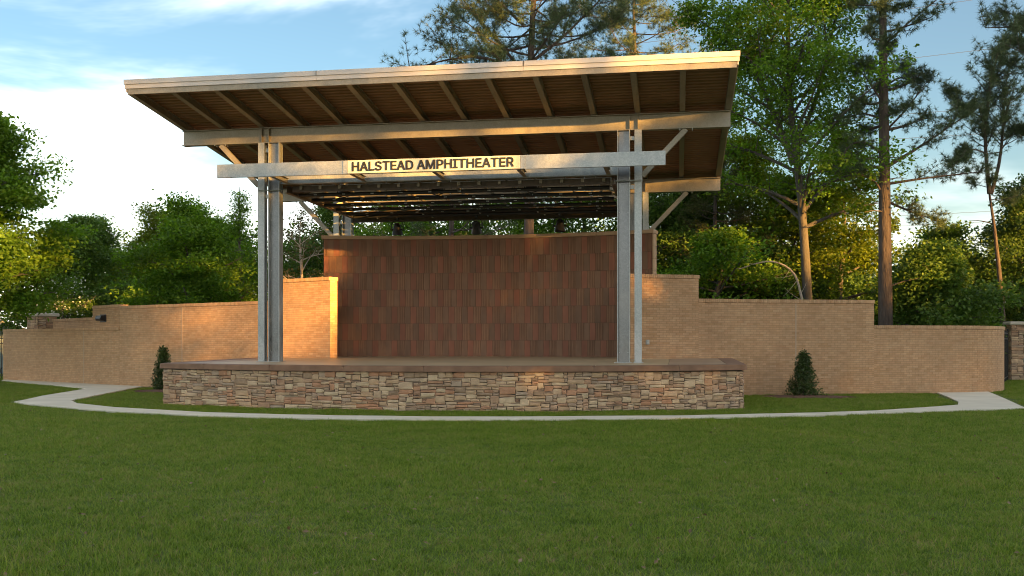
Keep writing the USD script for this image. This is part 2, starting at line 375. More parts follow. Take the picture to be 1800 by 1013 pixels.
class Line:
    """A plan line with points and tangents at any arc length."""
    def __init__(self, pts):
        self.p = np.asarray(pts, float)
        d = np.linalg.norm(np.diff(self.p, axis=0), axis=1)
        self.s = np.concatenate([[0], np.cumsum(d)])
        self.length = self.s[-1]

    def at(self, s):
        s = np.asarray(s, float)
        return np.stack([np.interp(s, self.s, self.p[:, 0]), np.interp(s, self.s, self.p[:, 1])], -1)

    def tan(self, s):
        d = self.at(np.minimum(np.asarray(s) + 0.05, self.length)) - self.at(np.maximum(np.asarray(s) - 0.05, 0))
        return d / np.linalg.norm(d, axis=-1, keepdims=True)


def wall_core(line, front, s0, s1, z0, z1, thick):
    """A solid strip of wall from s0 to s1; front is +1 if the face is at the left of the direction of travel."""
    s = np.linspace(s0, s1, max(2, int((s1 - s0) / 0.6) + 1))
    p, t = line.at(s), line.tan(s)
    n = np.stack([-t[:, 1], t[:, 0]], 1) * front
    poly = Polygon(np.vstack([p, (p - n * thick)[::-1]]))
    m = trimesh.creation.extrude_polygon(poly.buffer(0), z1 - z0, engine='earcut')
    m.apply_translation([0, 0, z0])
    return m


def brick_at(c, t, n, w, h, d):
    """Five-sided brick whose face centre is at c; t along, n outwards."""
    up = np.array([0, 0, 1.0])
    t3, n3 = np.array([t[0], t[1], 0]), np.array([n[0], n[1], 0])
    q = [c + sx * w / 2 * t3 + sz * h / 2 * up for sx, sz in ((-1, -1), (1, -1), (1, 1), (-1, 1))]
    v = np.array(q + [x - n3 * d for x in q])
    f = np.array([[0, 1, 2], [0, 2, 3], [0, 4, 5], [0, 5, 1], [1, 5, 6], [1, 6, 2], [2, 6, 7], [2, 7, 3], [3, 7, 4], [3, 4, 0]])
    a = np.cross(v[1] - v[0], v[2] - v[0])
    return (v, f) if np.dot(a, n3) > 0 else (v, f[:, ::-1])


BW, BH, CO = 0.2, 0.0565, 0.0677


def build_wall(root, line, front, segs, thick=0.3, seed=1, singles=300, ends=(True, True)):
    """segs: [(s0, s1, top)]. Core, bricks proud of the joints, rowlock cap of bricks."""
    rng = np.random.default_rng(seed)
    cores, bricks, caps = [], [], []
    for s0, s1, top in segs:
        cores.append(wall_core(line, front, s0, s1, -0.2, top - 0.004, thick))
        n_c = int((top - 0.115) / CO) + 1
        z_top = top - 0.115
        for k in range(n_c):
            z = z_top - (k + 0.5) * CO
            if z < -0.03:
                continue
            off = (0.5 if k % 2 else 0.0) * (BW + 0.01)
            ss = np.arange(s0 - off, s1, BW + 0.01)
            for a in ss:
                b0, b1 = max(a, s0), min(a + BW, s1)
                if b1 - b0 < 0.04:
                    continue
                m = (b0 + b1) / 2
                p, t = line.at(m), line.tan(m)
                nn = np.array([-t[1], t[0]]) * front
                pr = 0.006 + rng.uniform(-0.002, 0.002)
                bricks.append((np.array([p[0] + nn[0] * pr, p[1] + nn[1] * pr, z]), t, nn, b1 - b0, BH))
        for a in np.arange(s0, s1 - 0.03, 0.0677):
            m = a + 0.029
            p, t = line.at(m), line.tan(m)
            nn = np.array([-t[1], t[0]]) * front
            c = np.array([p[0] - nn[0] * (thick / 2), p[1] - nn[1] * (thick / 2), top - 0.052])
            ex, ey = np.array([t[0], t[1], 0]), np.array([nn[0], nn[1], 0])
            hh = 0.052 + rng.uniform(-0.0015, 0.0015)
            v = np.array([c + sx * 0.0295 * ex + sy * (thick / 2 + 0.035) * ey + sz * hh * np.array([0, 0, 1.0]) for sx in (-1, 1) for sy in (-1, 1) for sz in (-1, 1)])
            f = np.array(trimesh.creation.box([1, 1, 1]).faces)
            hullv = trimesh.Trimesh(v, f, process=False)
            if hullv.volume < 0:
                f = f[:, ::-1]
            caps.append((v, f))
    # end faces
    for which, on in zip((0, -1), ends):
        if not on:
            continue
        s0, s1, top = segs[which]
        s = s0 if which == 0 else s1
        p, t = line.at(s), line.tan(s)
        out = -t if which == 0 else t
        nn = np.array([-t[1], t[0]]) * front
        for k in range(int((top - 0.115) / CO) + 1):
            z = top - 0.115 - (k + 0.5) * CO
            if z < -0.03:
                continue
            for j, (a, b) in enumerate([(0.0, 0.095), (0.105, 0.295)] if k % 2 else [(0.0, 0.195), (0.205, 0.295)]):
                m = (a + b) / 2
                c = np.array([p[0] - nn[0] * m + out[0] * 0.006, p[1] - nn[1] * m + out[1] * 0.006, z])
                bricks.append((c, nn, out, b - a, BH))
    part(root, 'core', join(cores), M['mortar'])
    d = np.array([np.linalg.norm(b[0][:2] - CAMXY) - (3.0 if b[3] > 0.15 else 0) for b in bricks])
    order = np.argsort(d, kind='stable')
    for i in order[:singles]:
        c, t, n, w, h = bricks[i]
        part(root, 'brick', brick_at(c, t, n, w, h, 0.02), M[f'brick{rng.integers(5)}'])
    if len(order) > singles:
        part(root, 'brickwork', join([brick_at(*bricks[i], 0.02) for i in order[singles:]]), M['bricks'], kind='stuff')
    part(root, 'cap_brickwork', join(caps), M['bricks'], kind='stuff')


def joint_strip(root, line, front, s, z0, z1):
    p, t = line.at(s), line.tan(s)
    n = np.array([-t[1], t[0]]) * front
    b = trimesh.creation.box([0.03, 0.03, z1 - z0])
    part(root, 'control_joint', frame_to(b, [p[0] + n[0] * 0.002, p[1] + n[1] * 0.002, (z0 + z1) / 2], [t[0], t[1], 0], [n[0], n[1], 0], [0, 0, 1]), M['joint'])


left_line = Line(resample(smooth_line([(-4.4, 3.3), (-8.5, 5.3), (-13.32, 7.52), (-16.55, 9.22), (-22.4, 12.48)]), 0.25))


def s_at_x(line, x):
    return float(np.interp(abs(x), np.abs(line.p[:, 0]), line.s))


LB, LC = s_at_x(left_line, 6.8), s_at_x(left_line, 14.3)
wl = thing('brick_wall', 'long tan brick wall curving back to the left of the stage, with three stepped tops', 'wall')
build_wall(wl, left_line, 1, [(0, LB, 3.64), (LB, LC, 2.97), (LC, left_line.length, 2.18)], seed=3)
joint_strip(wl, left_line, 1, s_at_x(left_line, 10.95), 0, 2.85)
joint_strip(wl, left_line, 1, s_at_x(left_line, 16.5), 0, 2.06)

right_line = Line(resample(smooth_line([(4.6, 3.38), (8.2, 5.0), (11.8, 6.1), (14.4, 7.25), (16.0, 7.95), (16.9, 9.3), (17.6, 11.6)], 2), 0.25))
RB, RC = s_at_x(right_line, 6.8), s_at_x(right_line, 12.2)
wr = thing('brick_wall', 'long tan brick wall curving back to the right of the stage, with stepped tops and a rounded far end', 'wall')
build_wall(wr, right_line, -1, [(0, RB, 3.64), (RB, RC, 2.93), (RC, right_line.length, 2.15)], seed=4)
joint_strip(wr, right_line, -1, s_at_x(right_line, 9.75), 0, 2.8)

back_line = Line(resample([(-14.55, 8.45), (-17.3, 10.3), (-20.0, 12.4)], 0.25))
wd = thing('brick_wall', 'short stepped brick wall behind the left wall, ending at a stone pier', 'wall')
build_wall(wd, back_line, 1, [(0, 2.3, 3.05), (2.3, back_line.length, 2.60)], seed=5, singles=120)


# ------------------------------------------------------------------ stone veneer
def stone_mesh(line, front, s0, s1, z0, z1, rng, gap=0.005, depth=0.03):
    w, h = s1 - s0, z1 - z0
    g = gap
    ring = [(0, 0), (0.5, 0), (1, 0), (1, 0.5), (1, 1), (0.5, 1), (0, 1), (0, 0.5)]
    jit = min(0.016, 0.14 * h)
    uv = np.array([(s0 + g + a * (w - 2 * g), z0 + g + b * (h - 2 * g)) for a, b in ring]) + rng.uniform(-jit, jit, (8, 2)) * np.array([1.0, 0.7])
    cen = uv.mean(0)
    inset = cen + (uv - cen) * np.array([1 - min(0.35, 0.022 / w * 2), 1 - min(0.4, 0.018 / h * 2)])
    base = np.full(8, -0.03)
    d0 = depth * rng.uniform(0.35, 1.25)
    tilt = rng.uniform(-0.05, 0.05, 2)
    front_d = d0 + (inset - cen) @ tilt + rng.uniform(-0.004, 0.004, 8)
    cd = d0 + rng.uniform(-0.002, 0.010)
    pts = np.vstack([np.column_stack([uv, base]), np.column_stack([uv, front_d - 0.012]), np.column_stack([inset, front_d]), [[cen[0] + rng.uniform(-0.2, 0.2) * w, cen[1] + rng.uniform(-0.15, 0.15) * h, cd]]])
    p, t = line.at(np.clip(pts[:, 0], 0, line.length)), line.tan(np.clip(pts[:, 0], 0, line.length))
    n = np.stack([-t[:, 1], t[:, 0]], 1) * front
    v = np.column_stack([p + n * pts[:, 2:3], pts[:, 1]])
    f = []
    for i in range(8):
        j = (i + 1) % 8
        f += [[i, j, 8 + j], [i, 8 + j, 8 + i], [8 + i, 8 + j, 16 + j], [8 + i, 16 + j, 16 + i], [16 + i, 16 + j, 24]]
    f = np.array(f)
    nrm = np.cross(v[17] - v[16], v[24] - v[16])
    n0 = np.array([n[0, 0], n[0, 1], 0])
    return (v, f) if np.dot(nrm, n0) > 0 else (v, f[:, ::-1])


def pack(length, height, rng, cu=0.035, cv=0.0345, sizes=None):
    nu, nv = int(round(length / cu)), int(round(height / cv))
    cu, cv = length / nu, height / nv
    grid = np.zeros((nv, nu), bool)
    out = []
    for r in range(nv):
        for c in range(nu):
            if grid[r, c]:
                continue
            run = 0
            while c + run < nu and not grid[r, c + run] and run < 11:
                run += 1
            h = int(rng.choice([1, 2, 3, 4, 5], p=[0.20, 0.44, 0.25, 0.09, 0.02]))
            w = int(rng.integers(4, 11)) if h < 3 else int(rng.integers(5, 10))
            w = min(w, run)
            if run - w in (1, 2):
                w = run
            h = min(h, nv - r)
            if nv - r - h == 1:
                h = nv - r if h < 4 else h
            while h > 1 and grid[r:r + h, c:c + w].any():
                h -= 1
            grid[r:r + h, c:c + w] = True
            out.append((c * cu, (c + w) * cu, r * cv, (r + h) * cv))
    return out


def arc3(a, b, c, n=60):
    a, b, c = map(np.asarray, (a, b, c))
    A = 2 * np.array([b - a, c - a])
    rhs = np.array([b @ b - a @ a, c @ c - a @ a])
    o = np.linalg.solve(A, rhs)
    r = np.linalg.norm(a - o)
    t0, t1 = math.atan2(*(a - o)[::-1]), math.atan2(*(c - o)[::-1])
    tm = math.atan2(*(b - o)[::-1])
    un = np.unwrap([t0, tm, t1])
    t = np.linspace(un[0], un[2], n)
    return np.column_stack([o[0] + r * np.cos(t), o[1] + r * np.sin(t)])


FL, FM, FR = (-7.08, -1.9), (0.5, -3.33), (7.74, -1.3)
front_arc = arc3(FL, FM, FR)
stage_line = Line(resample(np.vstack([[(-7.08, 4.5)], front_arc, [(7.74, 4.7)]]), 0.06))
ST_TOP, CAP_T = 1.055, 0.13
platform = thing('stage', 'raised stage with bowed front of rough ledge stone under a brown slab edge', 'stage')
shell = Polygon(np.vstack([front_arc, [(7.74, 4.75), (4.3, 3.5), (5.45, 5.6), (5.0, 6.5), (-5.0, 6.5), (-5.45, 5.6), (-4.3, 3.5), (-7.08, 4.55)]]))
bm = trimesh.creation.extrude_polygon(shell, ST_TOP - CAP_T + 0.25, engine='earcut')
bm.apply_translation([0, 0, -0.25])
part(platform, 'stone_bed', bm, M['stone_back'])
rng = np.random.default_rng(11)
HS = ST_TOP - CAP_T
recs = []
segs3 = [(0.0, 6.4), (6.4, stage_line.length - 6.0), (stage_line.length - 6.0, stage_line.length)]
for a, b in segs3:
    recs += [(a + r[0], a + r[1], r[2] - 0.02, r[3] - 0.02) for r in pack(b - a, HS + 0.01, rng)]


def mid_y(r):
    return stage_line.at((r[0] + r[1]) / 2)


on_front = [r for r in recs if 6.4 <= (r[0] + r[1]) / 2 <= stage_line.length - 6.0]
side = [r for r in recs if r not in on_front]
on_front.sort(key=lambda r: -(r[1] - r[0]) * (r[3] - r[2]))
for r in on_front[:300]:
    k = int(rng.choice(7, p=[0.24, 0.20, 0.12, 0.08, 0.09, 0.10, 0.17]))
    part(platform, 'stone', stone_mesh(stage_line, -1, *r, rng), M[f'stone{k}'])
part(platform, 'small_stones', join([stone_mesh(stage_line, -1, *r, rng) for r in on_front[300:] + side]), M['stones'], kind='stuff')


def slope_z(v):
    w = np.array(v, float)
    w[:, 2] += 0.0105 * (w[:, 1] + 3.33)
    return w


outer = Polygon(np.vstack([front_arc, [(7.74, 4.72), (-7.08, 4.5)]])).buffer(0.09, join_style=1, quad_segs=3)
back_cut = Polygon([(-7.4, 4.75), (-4.4, 3.27), (4.4, 3.27), (8.2, 4.98), (8.2, 9), (-7.4, 9)])
outer = outer.difference(back_cut)
inner_all = Polygon(np.vstack([front_arc, [(7.74, 4.72), (-7.08, 4.5)]])).buffer(-0.38).union(shapely.box(-6.7, 0, 7.36, 9))
inner = inner_all.intersection(shapely.box(-5.95, -9, 5.95, 9))
apron = outer.intersection(inner_all).difference(shapely.box(-5.955, -9, 5.955, 9))
band = outer.difference(inner_all.buffer(0.002))
cuts = np.linspace(-7.6, 8.2, 9)
for i in range(8):
    piece = band.intersection(shapely.box(cuts[i] + 0.003, -6, cuts[i + 1] - 0.003, 9))
    for g in getattr(piece, 'geoms', [piece]):
        if g.geom_type == 'Polygon' and g.area > 0.02:
            lo = trimesh.creation.extrude_polygon(g, CAP_T - 0.028, engine='earcut')
            lo.apply_translation([0, 0, ST_TOP - CAP_T])
            g2 = g.buffer(-0.014)
            hi = [trimesh.creation.extrude_polygon(q, 0.03, engine='earcut') for q in getattr(g2, 'geoms', [g2])]
            for q in hi:
                q.apply_translation([0, 0, ST_TOP - 0.03])
            v, f = join([lo] + hi)
            part(platform, 'edge_slab', (slope_z(v), f), M['cap_brown'])
for g in getattr(apron, 'geoms', [apron]):
    if g.geom_type == 'Polygon' and g.area > 0.1:
        m = trimesh.creation.extrude_polygon(g, 0.06, engine='earcut')
        m.apply_translation([0, 0, ST_TOP - 0.061])
        part(platform, 'side_slab', (slope_z(m.vertices), m.faces), M['apron'])
floor_poly = shell.union(Polygon([(-7.05, 0), (7.7, 0), (7.7, 4.75), (-7.05, 4.5)])).intersection(inner.buffer(0.001).union(Polygon([(-6.9, 2), (7.3, 2), (7.3, 4.75), (5.5, 6.5), (-5.5, 6.5), (-6.9, 4.5)])))
floor_poly = floor_poly.intersection(shapely.box(-5.945, -9, 5.945, 9))
fp = max(getattr(floor_poly, 'geoms', [floor_poly]), key=lambda g: g.area)
for k, (ya, yb) in enumerate([(-4, -0.6), (-0.6, 2.1), (2.1, 7.0)]):
    pc = fp.intersection(shapely.box(-9, ya + 0.003, 9, yb - 0.003))
    for g in getattr(pc, 'geoms', [pc]):
        if g.geom_type == 'Polygon' and g.area > 0.3:
            m = trimesh.creation.extrude_polygon(g, 0.06, engine='earcut')
            m.apply_translation([0, 0, ST_TOP - 0.062])
            part(platform, 'floor_slab', (slope_z(m.vertices), m.faces), M['floor'])

# ------------------------------------------------------------------ tiled back wall
bl = Line(resample(arc3((-5.4, 5.42), (0, 6.22), (5.4, 5.42), 80), 0.05))
tw = thing('tiled_back_wall', 'curved back wall of the stage clad in red and brown terracotta tiles', 'wall')
TZ0, TROW = 1.125, 0.5585
TOPZ = TZ0 + 7 * TROW
part(tw, 'core', wall_core(bl, -1, 0, bl.length, 0.9, TOPZ, 0.28), M['tile_bed'])


def tile_strip(s0, s1, z0, z1, d, ribs=None):
    """A curved tile; ribs: list of (from, to, depth) across its width as fractions."""
    prof = [(s0, d), (s1, d)] if ribs is None else [(s0 + a * (s1 - s0), k) for a, b, k in ribs for a in (a, b)]
    S = np.array([q[0] for q in prof])
    D = np.array([q[1] for q in prof])
    p, t = bl.at(S), bl.tan(S)
    n = np.stack([t[:, 1], -t[:, 0]], 1)
    fr = p + n * D[:, None]
    fb = p - n * 0.004
    vs = np.vstack([np.column_stack([q, np.full(len(S), z)]) for q in (fr, fb) for z in (z0, z1)])
    N = len(S)
    f = []
    for i in range(N - 1):
        a, b, c, e = i, i + 1, N + i + 1, N + i
        f += [[a, b, c], [a, c, e]]
        a2, b2 = N + i, N + i + 1
        f += [[a2, b2, 3 * N + i + 1], [a2, 3 * N + i + 1, 3 * N + i]]
        f += [[i + 1, i, 2 * N + i], [i + 1, 2 * N + i, 2 * N + i + 1]]
    for i in (0, N - 1):
        q = [[i, N + i, 3 * N + i], [i, 3 * N + i, 2 * N + i]]
        f += q if i == 0 else [x[::-1] for x in q]
    return vs, np.array(f)


UNIT = 0.637
RIBS = [(0.0, 0.17, 0.020), (0.175, 0.27, 0.034), (0.275, 0.38, 0.020), (0.385, 0.48, 0.034), (0.485, 0.59, 0.020), (0.595, 0.69, 0.034), (0.695, 0.80, 0.020), (0.805, 0.90, 0.034), (0.905, 1.0, 0.020)]
rng = np.random.default_rng(21)
for r in range(7):
    z0, z1 = TZ0 + r * TROW + 0.004, TZ0 + (r + 1) * TROW - 0.004
    off = -0.30 + (0.0 if r % 2 == 0 else -0.36)
    for k in range(-1, 19):
        u0 = off + k * UNIT
        for kind, a, b in (('red', 0.0, 0.190), ('ribbed', 0.190, 0.445), ('brown', 0.445, 0.637)):
            s0, s1 = max(u0 + a + 0.002, 0.02), min(u0 + b - 0.002, bl.length - 0.02)
            if s1 - s0 < 0.06:
                continue
            mt = M[f'tile_{kind}{rng.integers(2)}']
            part(tw, {'red': 'red_tile', 'ribbed': 'ribbed_tile', 'brown': 'brown_tile'}[kind], tile_strip(s0, s1, z0, z1, 0.026, RIBS if kind == 'ribbed' else None), mt)
for k in range(6):
    a, b = bl.length * k / 6 + (0.003 if k else -0.06), bl.length * (k + 1) / 6 - (0.003 if k < 5 else -0.06)
    s = np.linspace(a, b, 8)
    sc = np.clip(s, 0, bl.length)
    p, t = bl.at(sc), bl.tan(sc)
    p = p + t * (s - sc)[:, None]
    n = np.stack([t[:, 1], -t[:, 0]], 1)
    poly = Polygon(np.vstack([p + n * 0.09, (p - n * 0.36)[::-1]]))
    m = trimesh.creation.extrude_polygon(poly, 0.115, engine='earcut')
    m.apply_translation([0, 0, TOPZ + 0.002])
    part(tw, 'coping_slab', m, M['coping'])
for k in range(10):   # end return blocks on the right end
    p, t = bl.at(bl.length), bl.tan(bl.length)
    n = np.array([t[1], -t[0]])
    b = bevel_box(0.0, 0.045, -0.285, 0.03, 0, 0.385, 0.005)
    part(tw, 'end_block', frame_to(b, [p[0], p[1], TZ0 + k * 0.391], [t[0], t[1], 0], [n[0], n[1], 0], [0, 0, 1]), M['coping'])

# ------------------------------------------------------------------ steel canopy
can = thing('stage_canopy', 'galvanized steel canopy with tilted flat roof over the stage', 'canopy')
BZ = 7.12          # underside of the front roof beam
SL = 0.111


def roof_z(y):
    return 7.545 - SL * y


UP = np.array([0, 0, 1.0])
for yc, top in ((0.0, BZ), (6.1, 6.41)):
    for sg in (-1, 1):
        # wide-flange column with its web to the audience
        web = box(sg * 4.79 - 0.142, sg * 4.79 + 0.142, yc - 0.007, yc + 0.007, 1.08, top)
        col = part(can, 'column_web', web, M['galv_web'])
        for fx in (-0.153, 0.153):
            part(can, 'column_flange', box(sg * 4.79 + fx - 0.0105, sg * 4.79 + fx + 0.0105, yc - 0.13, yc + 0.13, 1.08, top), M['galv'])
        part(can, 'base_plate', box(sg * 4.79 - 0.24, sg * 4.79 + 0.22, yc - 0.2, yc + 0.2, 1.075, 1.098), M['galv'])
        w8 = member((sg * 5.165, yc, 1.08), (sg * 5.165, yc, top), i_profile(0.21, 0.185, 0.016, 0.012), (0, 1, 0))
        col2 = part(can, 'side_column', w8, M['galv'])
        part(col2, 'base_plate', box(sg * 5.165 - 0.12, sg * 5.165 + 0.135, yc - 0.17, yc + 0.17, 1.075, 1.098), M['galv'])
        tie = [box(min(sg * 4.955, sg * 5.06), max(sg * 4.955, sg * 5.06), yc - 0.05, yc + 0.05, z, z + 0.10) for z in (5.6, top - 0.25)]
        part(can, 'spacer_plate', join(tie), M['galv'])
        if yc == 0.0:
            rod = cyl((sg * 4.55, -0.15, 5.80), (sg * 5.24, -0.15, 5.80), 0.017, 8)
            part(can, 'conduit', rod, M['galv'])
        # knee brace outwards
        run = 1.12 if yc == 0 else 1.2
        x0, x1 = sg * 5.27, sg * (5.27 + run)
        br = member((x0, yc, top - run - 0.06), (x1, yc, top - 0.01), i_profile(0.12, 0.13, 0.012, 0.01), (0, 1, 0))
        part(can, 'knee_brace', br, M['galv_warm'])
        bolts = [box(x1 + d - 0.012, x1 + d + 0.012, yc + dy - 0.012, yc + dy + 0.012, top - 0.035, top + 0.002) for d in (-0.16, 0.16) for dy in (-0.07, 0.07)]
        part(can, 'brace_bolts', join(bolts), M['galv'])
        gp = member((sg * 5.262, yc, top - run - 0.2), (sg * 5.262, yc, top - run + 0.22), rect(0.012, 0.18), (0, 1, 0))
        part(can, 'gusset_plate', gp, M['galv'])
        # bolts on the web
        bl_ = [cyl((sg * 4.79 + dx, yc - 0.02, z), (sg * 4.79 + dx, yc - 0.006, z), 0.013, 6) for z in (1.35, 3.6, 5.0, 5.6) for dx in (-0.11, 0.11)]
        part(col, 'web_bolts', join(bl_), M['galv'])
for yc, zb, mt in ((0.0, BZ, 'galv_warm'), (6.1, 6.412, 'galv_warm')):
    beam = part(can, 'roof_beam', member((-7.51, yc, zb + 0.21), (7.51, yc, zb + 0.21), i_profile(0.42, 0.2, 0.018, 0.012), UP), M[mt])
    for x in (-5.16, -4.95, 4.95, 5.16):
        part(beam, 'stiffener', box(x - 0.006, x + 0.006, yc - 0.096, yc - 0.007, zb + 0.019, zb + 0.401), M['galv_warm'])
YF, YB = -2.9, 7.75
RB_ = 0.2
for i in range(14):
    x = -7.44 + i * (14.88 / 13)
    p0, p1 = (x, YF + 0.05, roof_z(YF + 0.05) + 0.1), (x, YB, roof_z(YB) + 0.1)
    raf = part(can, 'rafter', member(p0, p1, i_profile(RB_, 0.14, 0.011, 0.009), UP), M['galv_warm'])
    for yc in (0.0, 6.1):
        part(raf, 'bearing_plate', box(x - 0.06, x + 0.06, yc - 0.08, yc + 0.08, roof_z(yc) - 0.009, roof_z(yc) + 0.012), M['rust_dark'])
# ribbed deck
prof = []
y = YF
step = 0.05
k = 0
while y < YB:
    prof.append((y, roof_z(y) + RB_ + (0.004 if k % 4 in (0, 1) else 0.034)))
    y += step * 0.35 if k % 2 else step * 1.6
    k += 1
prof = np.array(prof)
n = len(prof)
v = np.vstack([np.column_stack([np.full(n, x), prof]) for x in (-7.5, 7.5)])
i = np.arange(n - 1)
f = np.vstack([np.column_stack([i, n + i, n + i + 1]), np.column_stack([i, n + i + 1, i + 1])])
part(can, 'ribbed_deck', (v, f), M['deck'])
RT = RB_ + 0.036
slab = trimesh.creation.extrude_polygon(Polygon([(YF, roof_z(YF) + RT), (YB, roof_z(YB) + RT), (YB, roof_z(YB) + RT + 0.1), (YF, roof_z(YF) + RT + 0.1)]), 15.02, engine='earcut')
v = np.asarray(slab.vertices)
part(can, 'roof_panel', (np.column_stack([v[:, 2] - 7.51, v[:, 0], v[:, 1]]), slab.faces), M['fascia'])
edge = part(can, 'edge_channel', box(-7.5, 7.5, YF - 0.012, YF + 0.045, roof_z(YF) - 0.005, roof_z(YF) + 0.135), M['galv_warm'])
for a, b in ((-7.56, -2.5), (-2.495, 2.6), (2.605, 7.56)):
    part(can, 'lower_flashing', box(a, b, YF - 0.045, YF - 0.012, roof_z(YF) + 0.132, roof_z(YF) + 0.235), M['fascia'])
    part(can, 'upper_flashing', box(a - 0.015, b + 0.012, YF - 0.07, YF - 0.012, roof_z(YF) + 0.239, roof_z(YF) + 0.355), M['fascia'])
for sg in (-1, 1):
    xx = sg * 7.53
    m = trimesh.creation.extrude_polygon(Polygon([(YF - 0.01, roof_z(YF) + 0.06), (YB, roof_z(YB) + 0.06), (YB, roof_z(YB) + 0.35), (YF - 0.01, roof_z(YF) + 0.35)]), 0.03, engine='earcut')
    v = np.asarray(m.vertices)
    part(can, 'rake_flashing', (np.column_stack([v[:, 2] + xx - 0.015, v[:, 0], v[:, 1]]), m.faces), M['fascia'])
# portal beam between the columns, sign beam in front, outriggers
PZ = 5.975
part(can, 'portal_beam', member((-4.62, 0.0, PZ + 0.19), (4.62, 0.0, PZ + 0.19), i_profile(0.38, 0.17, 0.014, 0.01), UP), M['galv'])
part(can, 'portal_beam', member((-4.62, 6.1, 5.80), (4.62, 6.1, 5.80), i_profile(0.30, 0.17, 0.014, 0.01), UP), M['rust_dark'])
ch = Polygon([(-0.085, -0.175), (0.0, -0.175), (0.0, 0.175), (-0.085, 0.175), (-0.085, 0.163), (-0.012, 0.163), (-0.012, -0.163), (-0.085, -0.163)])
sy = -1.3
sign = part(can, 'sign_beam', member((5.88, sy, PZ + 0.18), (-5.88, sy, PZ + 0.18), ch, UP), M['galv'])
for x in (-2.33, 2.33):
    part(sign, 'splice_plate', box(x - 0.055, x + 0.055, sy - 0.024, sy - 0.013, PZ + 0.012, PZ + 0.348), M['galv'])
panel = part(sign, 'sign_panel', bevel_box(-2.265, 2.265, sy - 0.034, sy - 0.0135, PZ + 0.012, PZ + 0.35, 0.006), M['panel'])
TEXT = 'HALSTEAD AMPHITHEATER'
full = meshkit.text_mesh(TEXT, 0.225, 0.02, bold=True)
x0f, x1f = full.bounds[0][0], full.bounds[1][0]
sx = 4.24 / (x1f - x0f)
for i, chh in enumerate(TEXT):
    if chh == ' ':
        continue
    pre = meshkit.text_mesh(TEXT[:i + 1], 0.225, 0.02, bold=True)
    one = meshkit.text_mesh(chh, 0.225, 0.02, bold=True)
    v = np.array(one.vertices)
    v[:, 0] += pre.bounds[1][0] - one.bounds[1][0]
    v[:, 0] = (v[:, 0] - x0f) * sx - 2.12 - 0.01
    w = np.column_stack([v[:, 0], sy - 0.040 - v[:, 2], v[:, 1] - one.bounds[0][1] * 0 + PZ + 0.072])
    part(sign, 'letter', (w, np.asarray(one.faces)[:, ::1]), M['letter'])
for x in (-4.4, -2.2, 0.0, 2.2, 4.4):
    part(can, 'outrigger', member((x, sy + 0.08, PZ + 0.075), (x, -0.09, PZ + 0.075), i_profile(0.13, 0.11, 0.01, 0.008), UP), M['galv_warm'])

# ------------------------------------------------------------------ lighting grid under the roof
grid = thing('lighting_grid', 'grid of black pipes and brown steel rails hung under the canopy roof', 'lighting grid')
part(grid, 'front_rail', box(-4.42, 4.42, 0.30, 0.36, 5.80, 5.965), M['rust_dark'])
for k in range(16):
    x = -4.15 + k * 0.56
    part(grid, 'rail_box', box(x - 0.04, x + 0.04, 0.235, 0.297, 5.865, 5.95), M['galv_warm'])
for sg in (-1, 1):
    part(grid, 'side_rail', member((sg * 4.52, 0.14, 5.86), (sg * 4.52, 5.95, 5.86), i_profile(0.2, 0.12, 0.01, 0.008), UP), M['rust_dark'])
    for j in range(7):
        yy = 0.8 + j * 0.78
        part(grid, 'lattice_bar', member((sg * 4.46, yy, 5.80), (sg * 3.95, yy + 0.4, 5.98), rect(0.04, 0.04), UP), M['galv_warm'])
for j, yy in enumerate((0.75, 1.75, 2.8, 3.85, 4.85, 5.6)):
    pipe = part(grid, 'pipe', cyl((-4.40, yy, 5.78), (4.36, yy, 5.78), 0.05 if j < 5 else 0.058, 14), M['black'], smooth=40)
    part(grid, 'raceway', box(-4.35, 4.30, yy + 0.08, yy + 0.16, 5.90, 5.975), M['rust_dark'])
    pl = [box(x - 0.045, x + 0.045, yy - 0.054, yy - 0.049, 5.765, 5.79) for x in np.arange(-3.9, 4.2, 0.83) + 0.2 * (j % 3)]
    part(pipe, 'label_plates', join(pl), M['galv'])
    for x in np.arange(-3.7, 4.0, 1.85) + 0.12 * (j % 2):
        zt = roof_z(yy) - 0.01
        part(pipe, 'hanger_rod', join([cyl((x, yy, 5.70), (x, yy, 6.12), 0.009, 6)] + [box(x - 0.02, x + 0.02, yy - 0.062, yy + 0.062, z, z + 0.02) for z in (5.70, 5.85, 5.93)]), M['galv'])
for x in np.arange(-4.0, 4.1, 0.8):
    part(grid, 'cross_rail', box(x - 0.02, x + 0.02, 0.37, 5.9, 5.985, 6.03), M['galv_warm'])
for j in range(3):
    part(grid, 'purlin', box(-4.45, 4.4, 1.2 + 1.7 * j, 1.26 + 1.7 * j, 6.035, 6.13), M['galv_warm'])


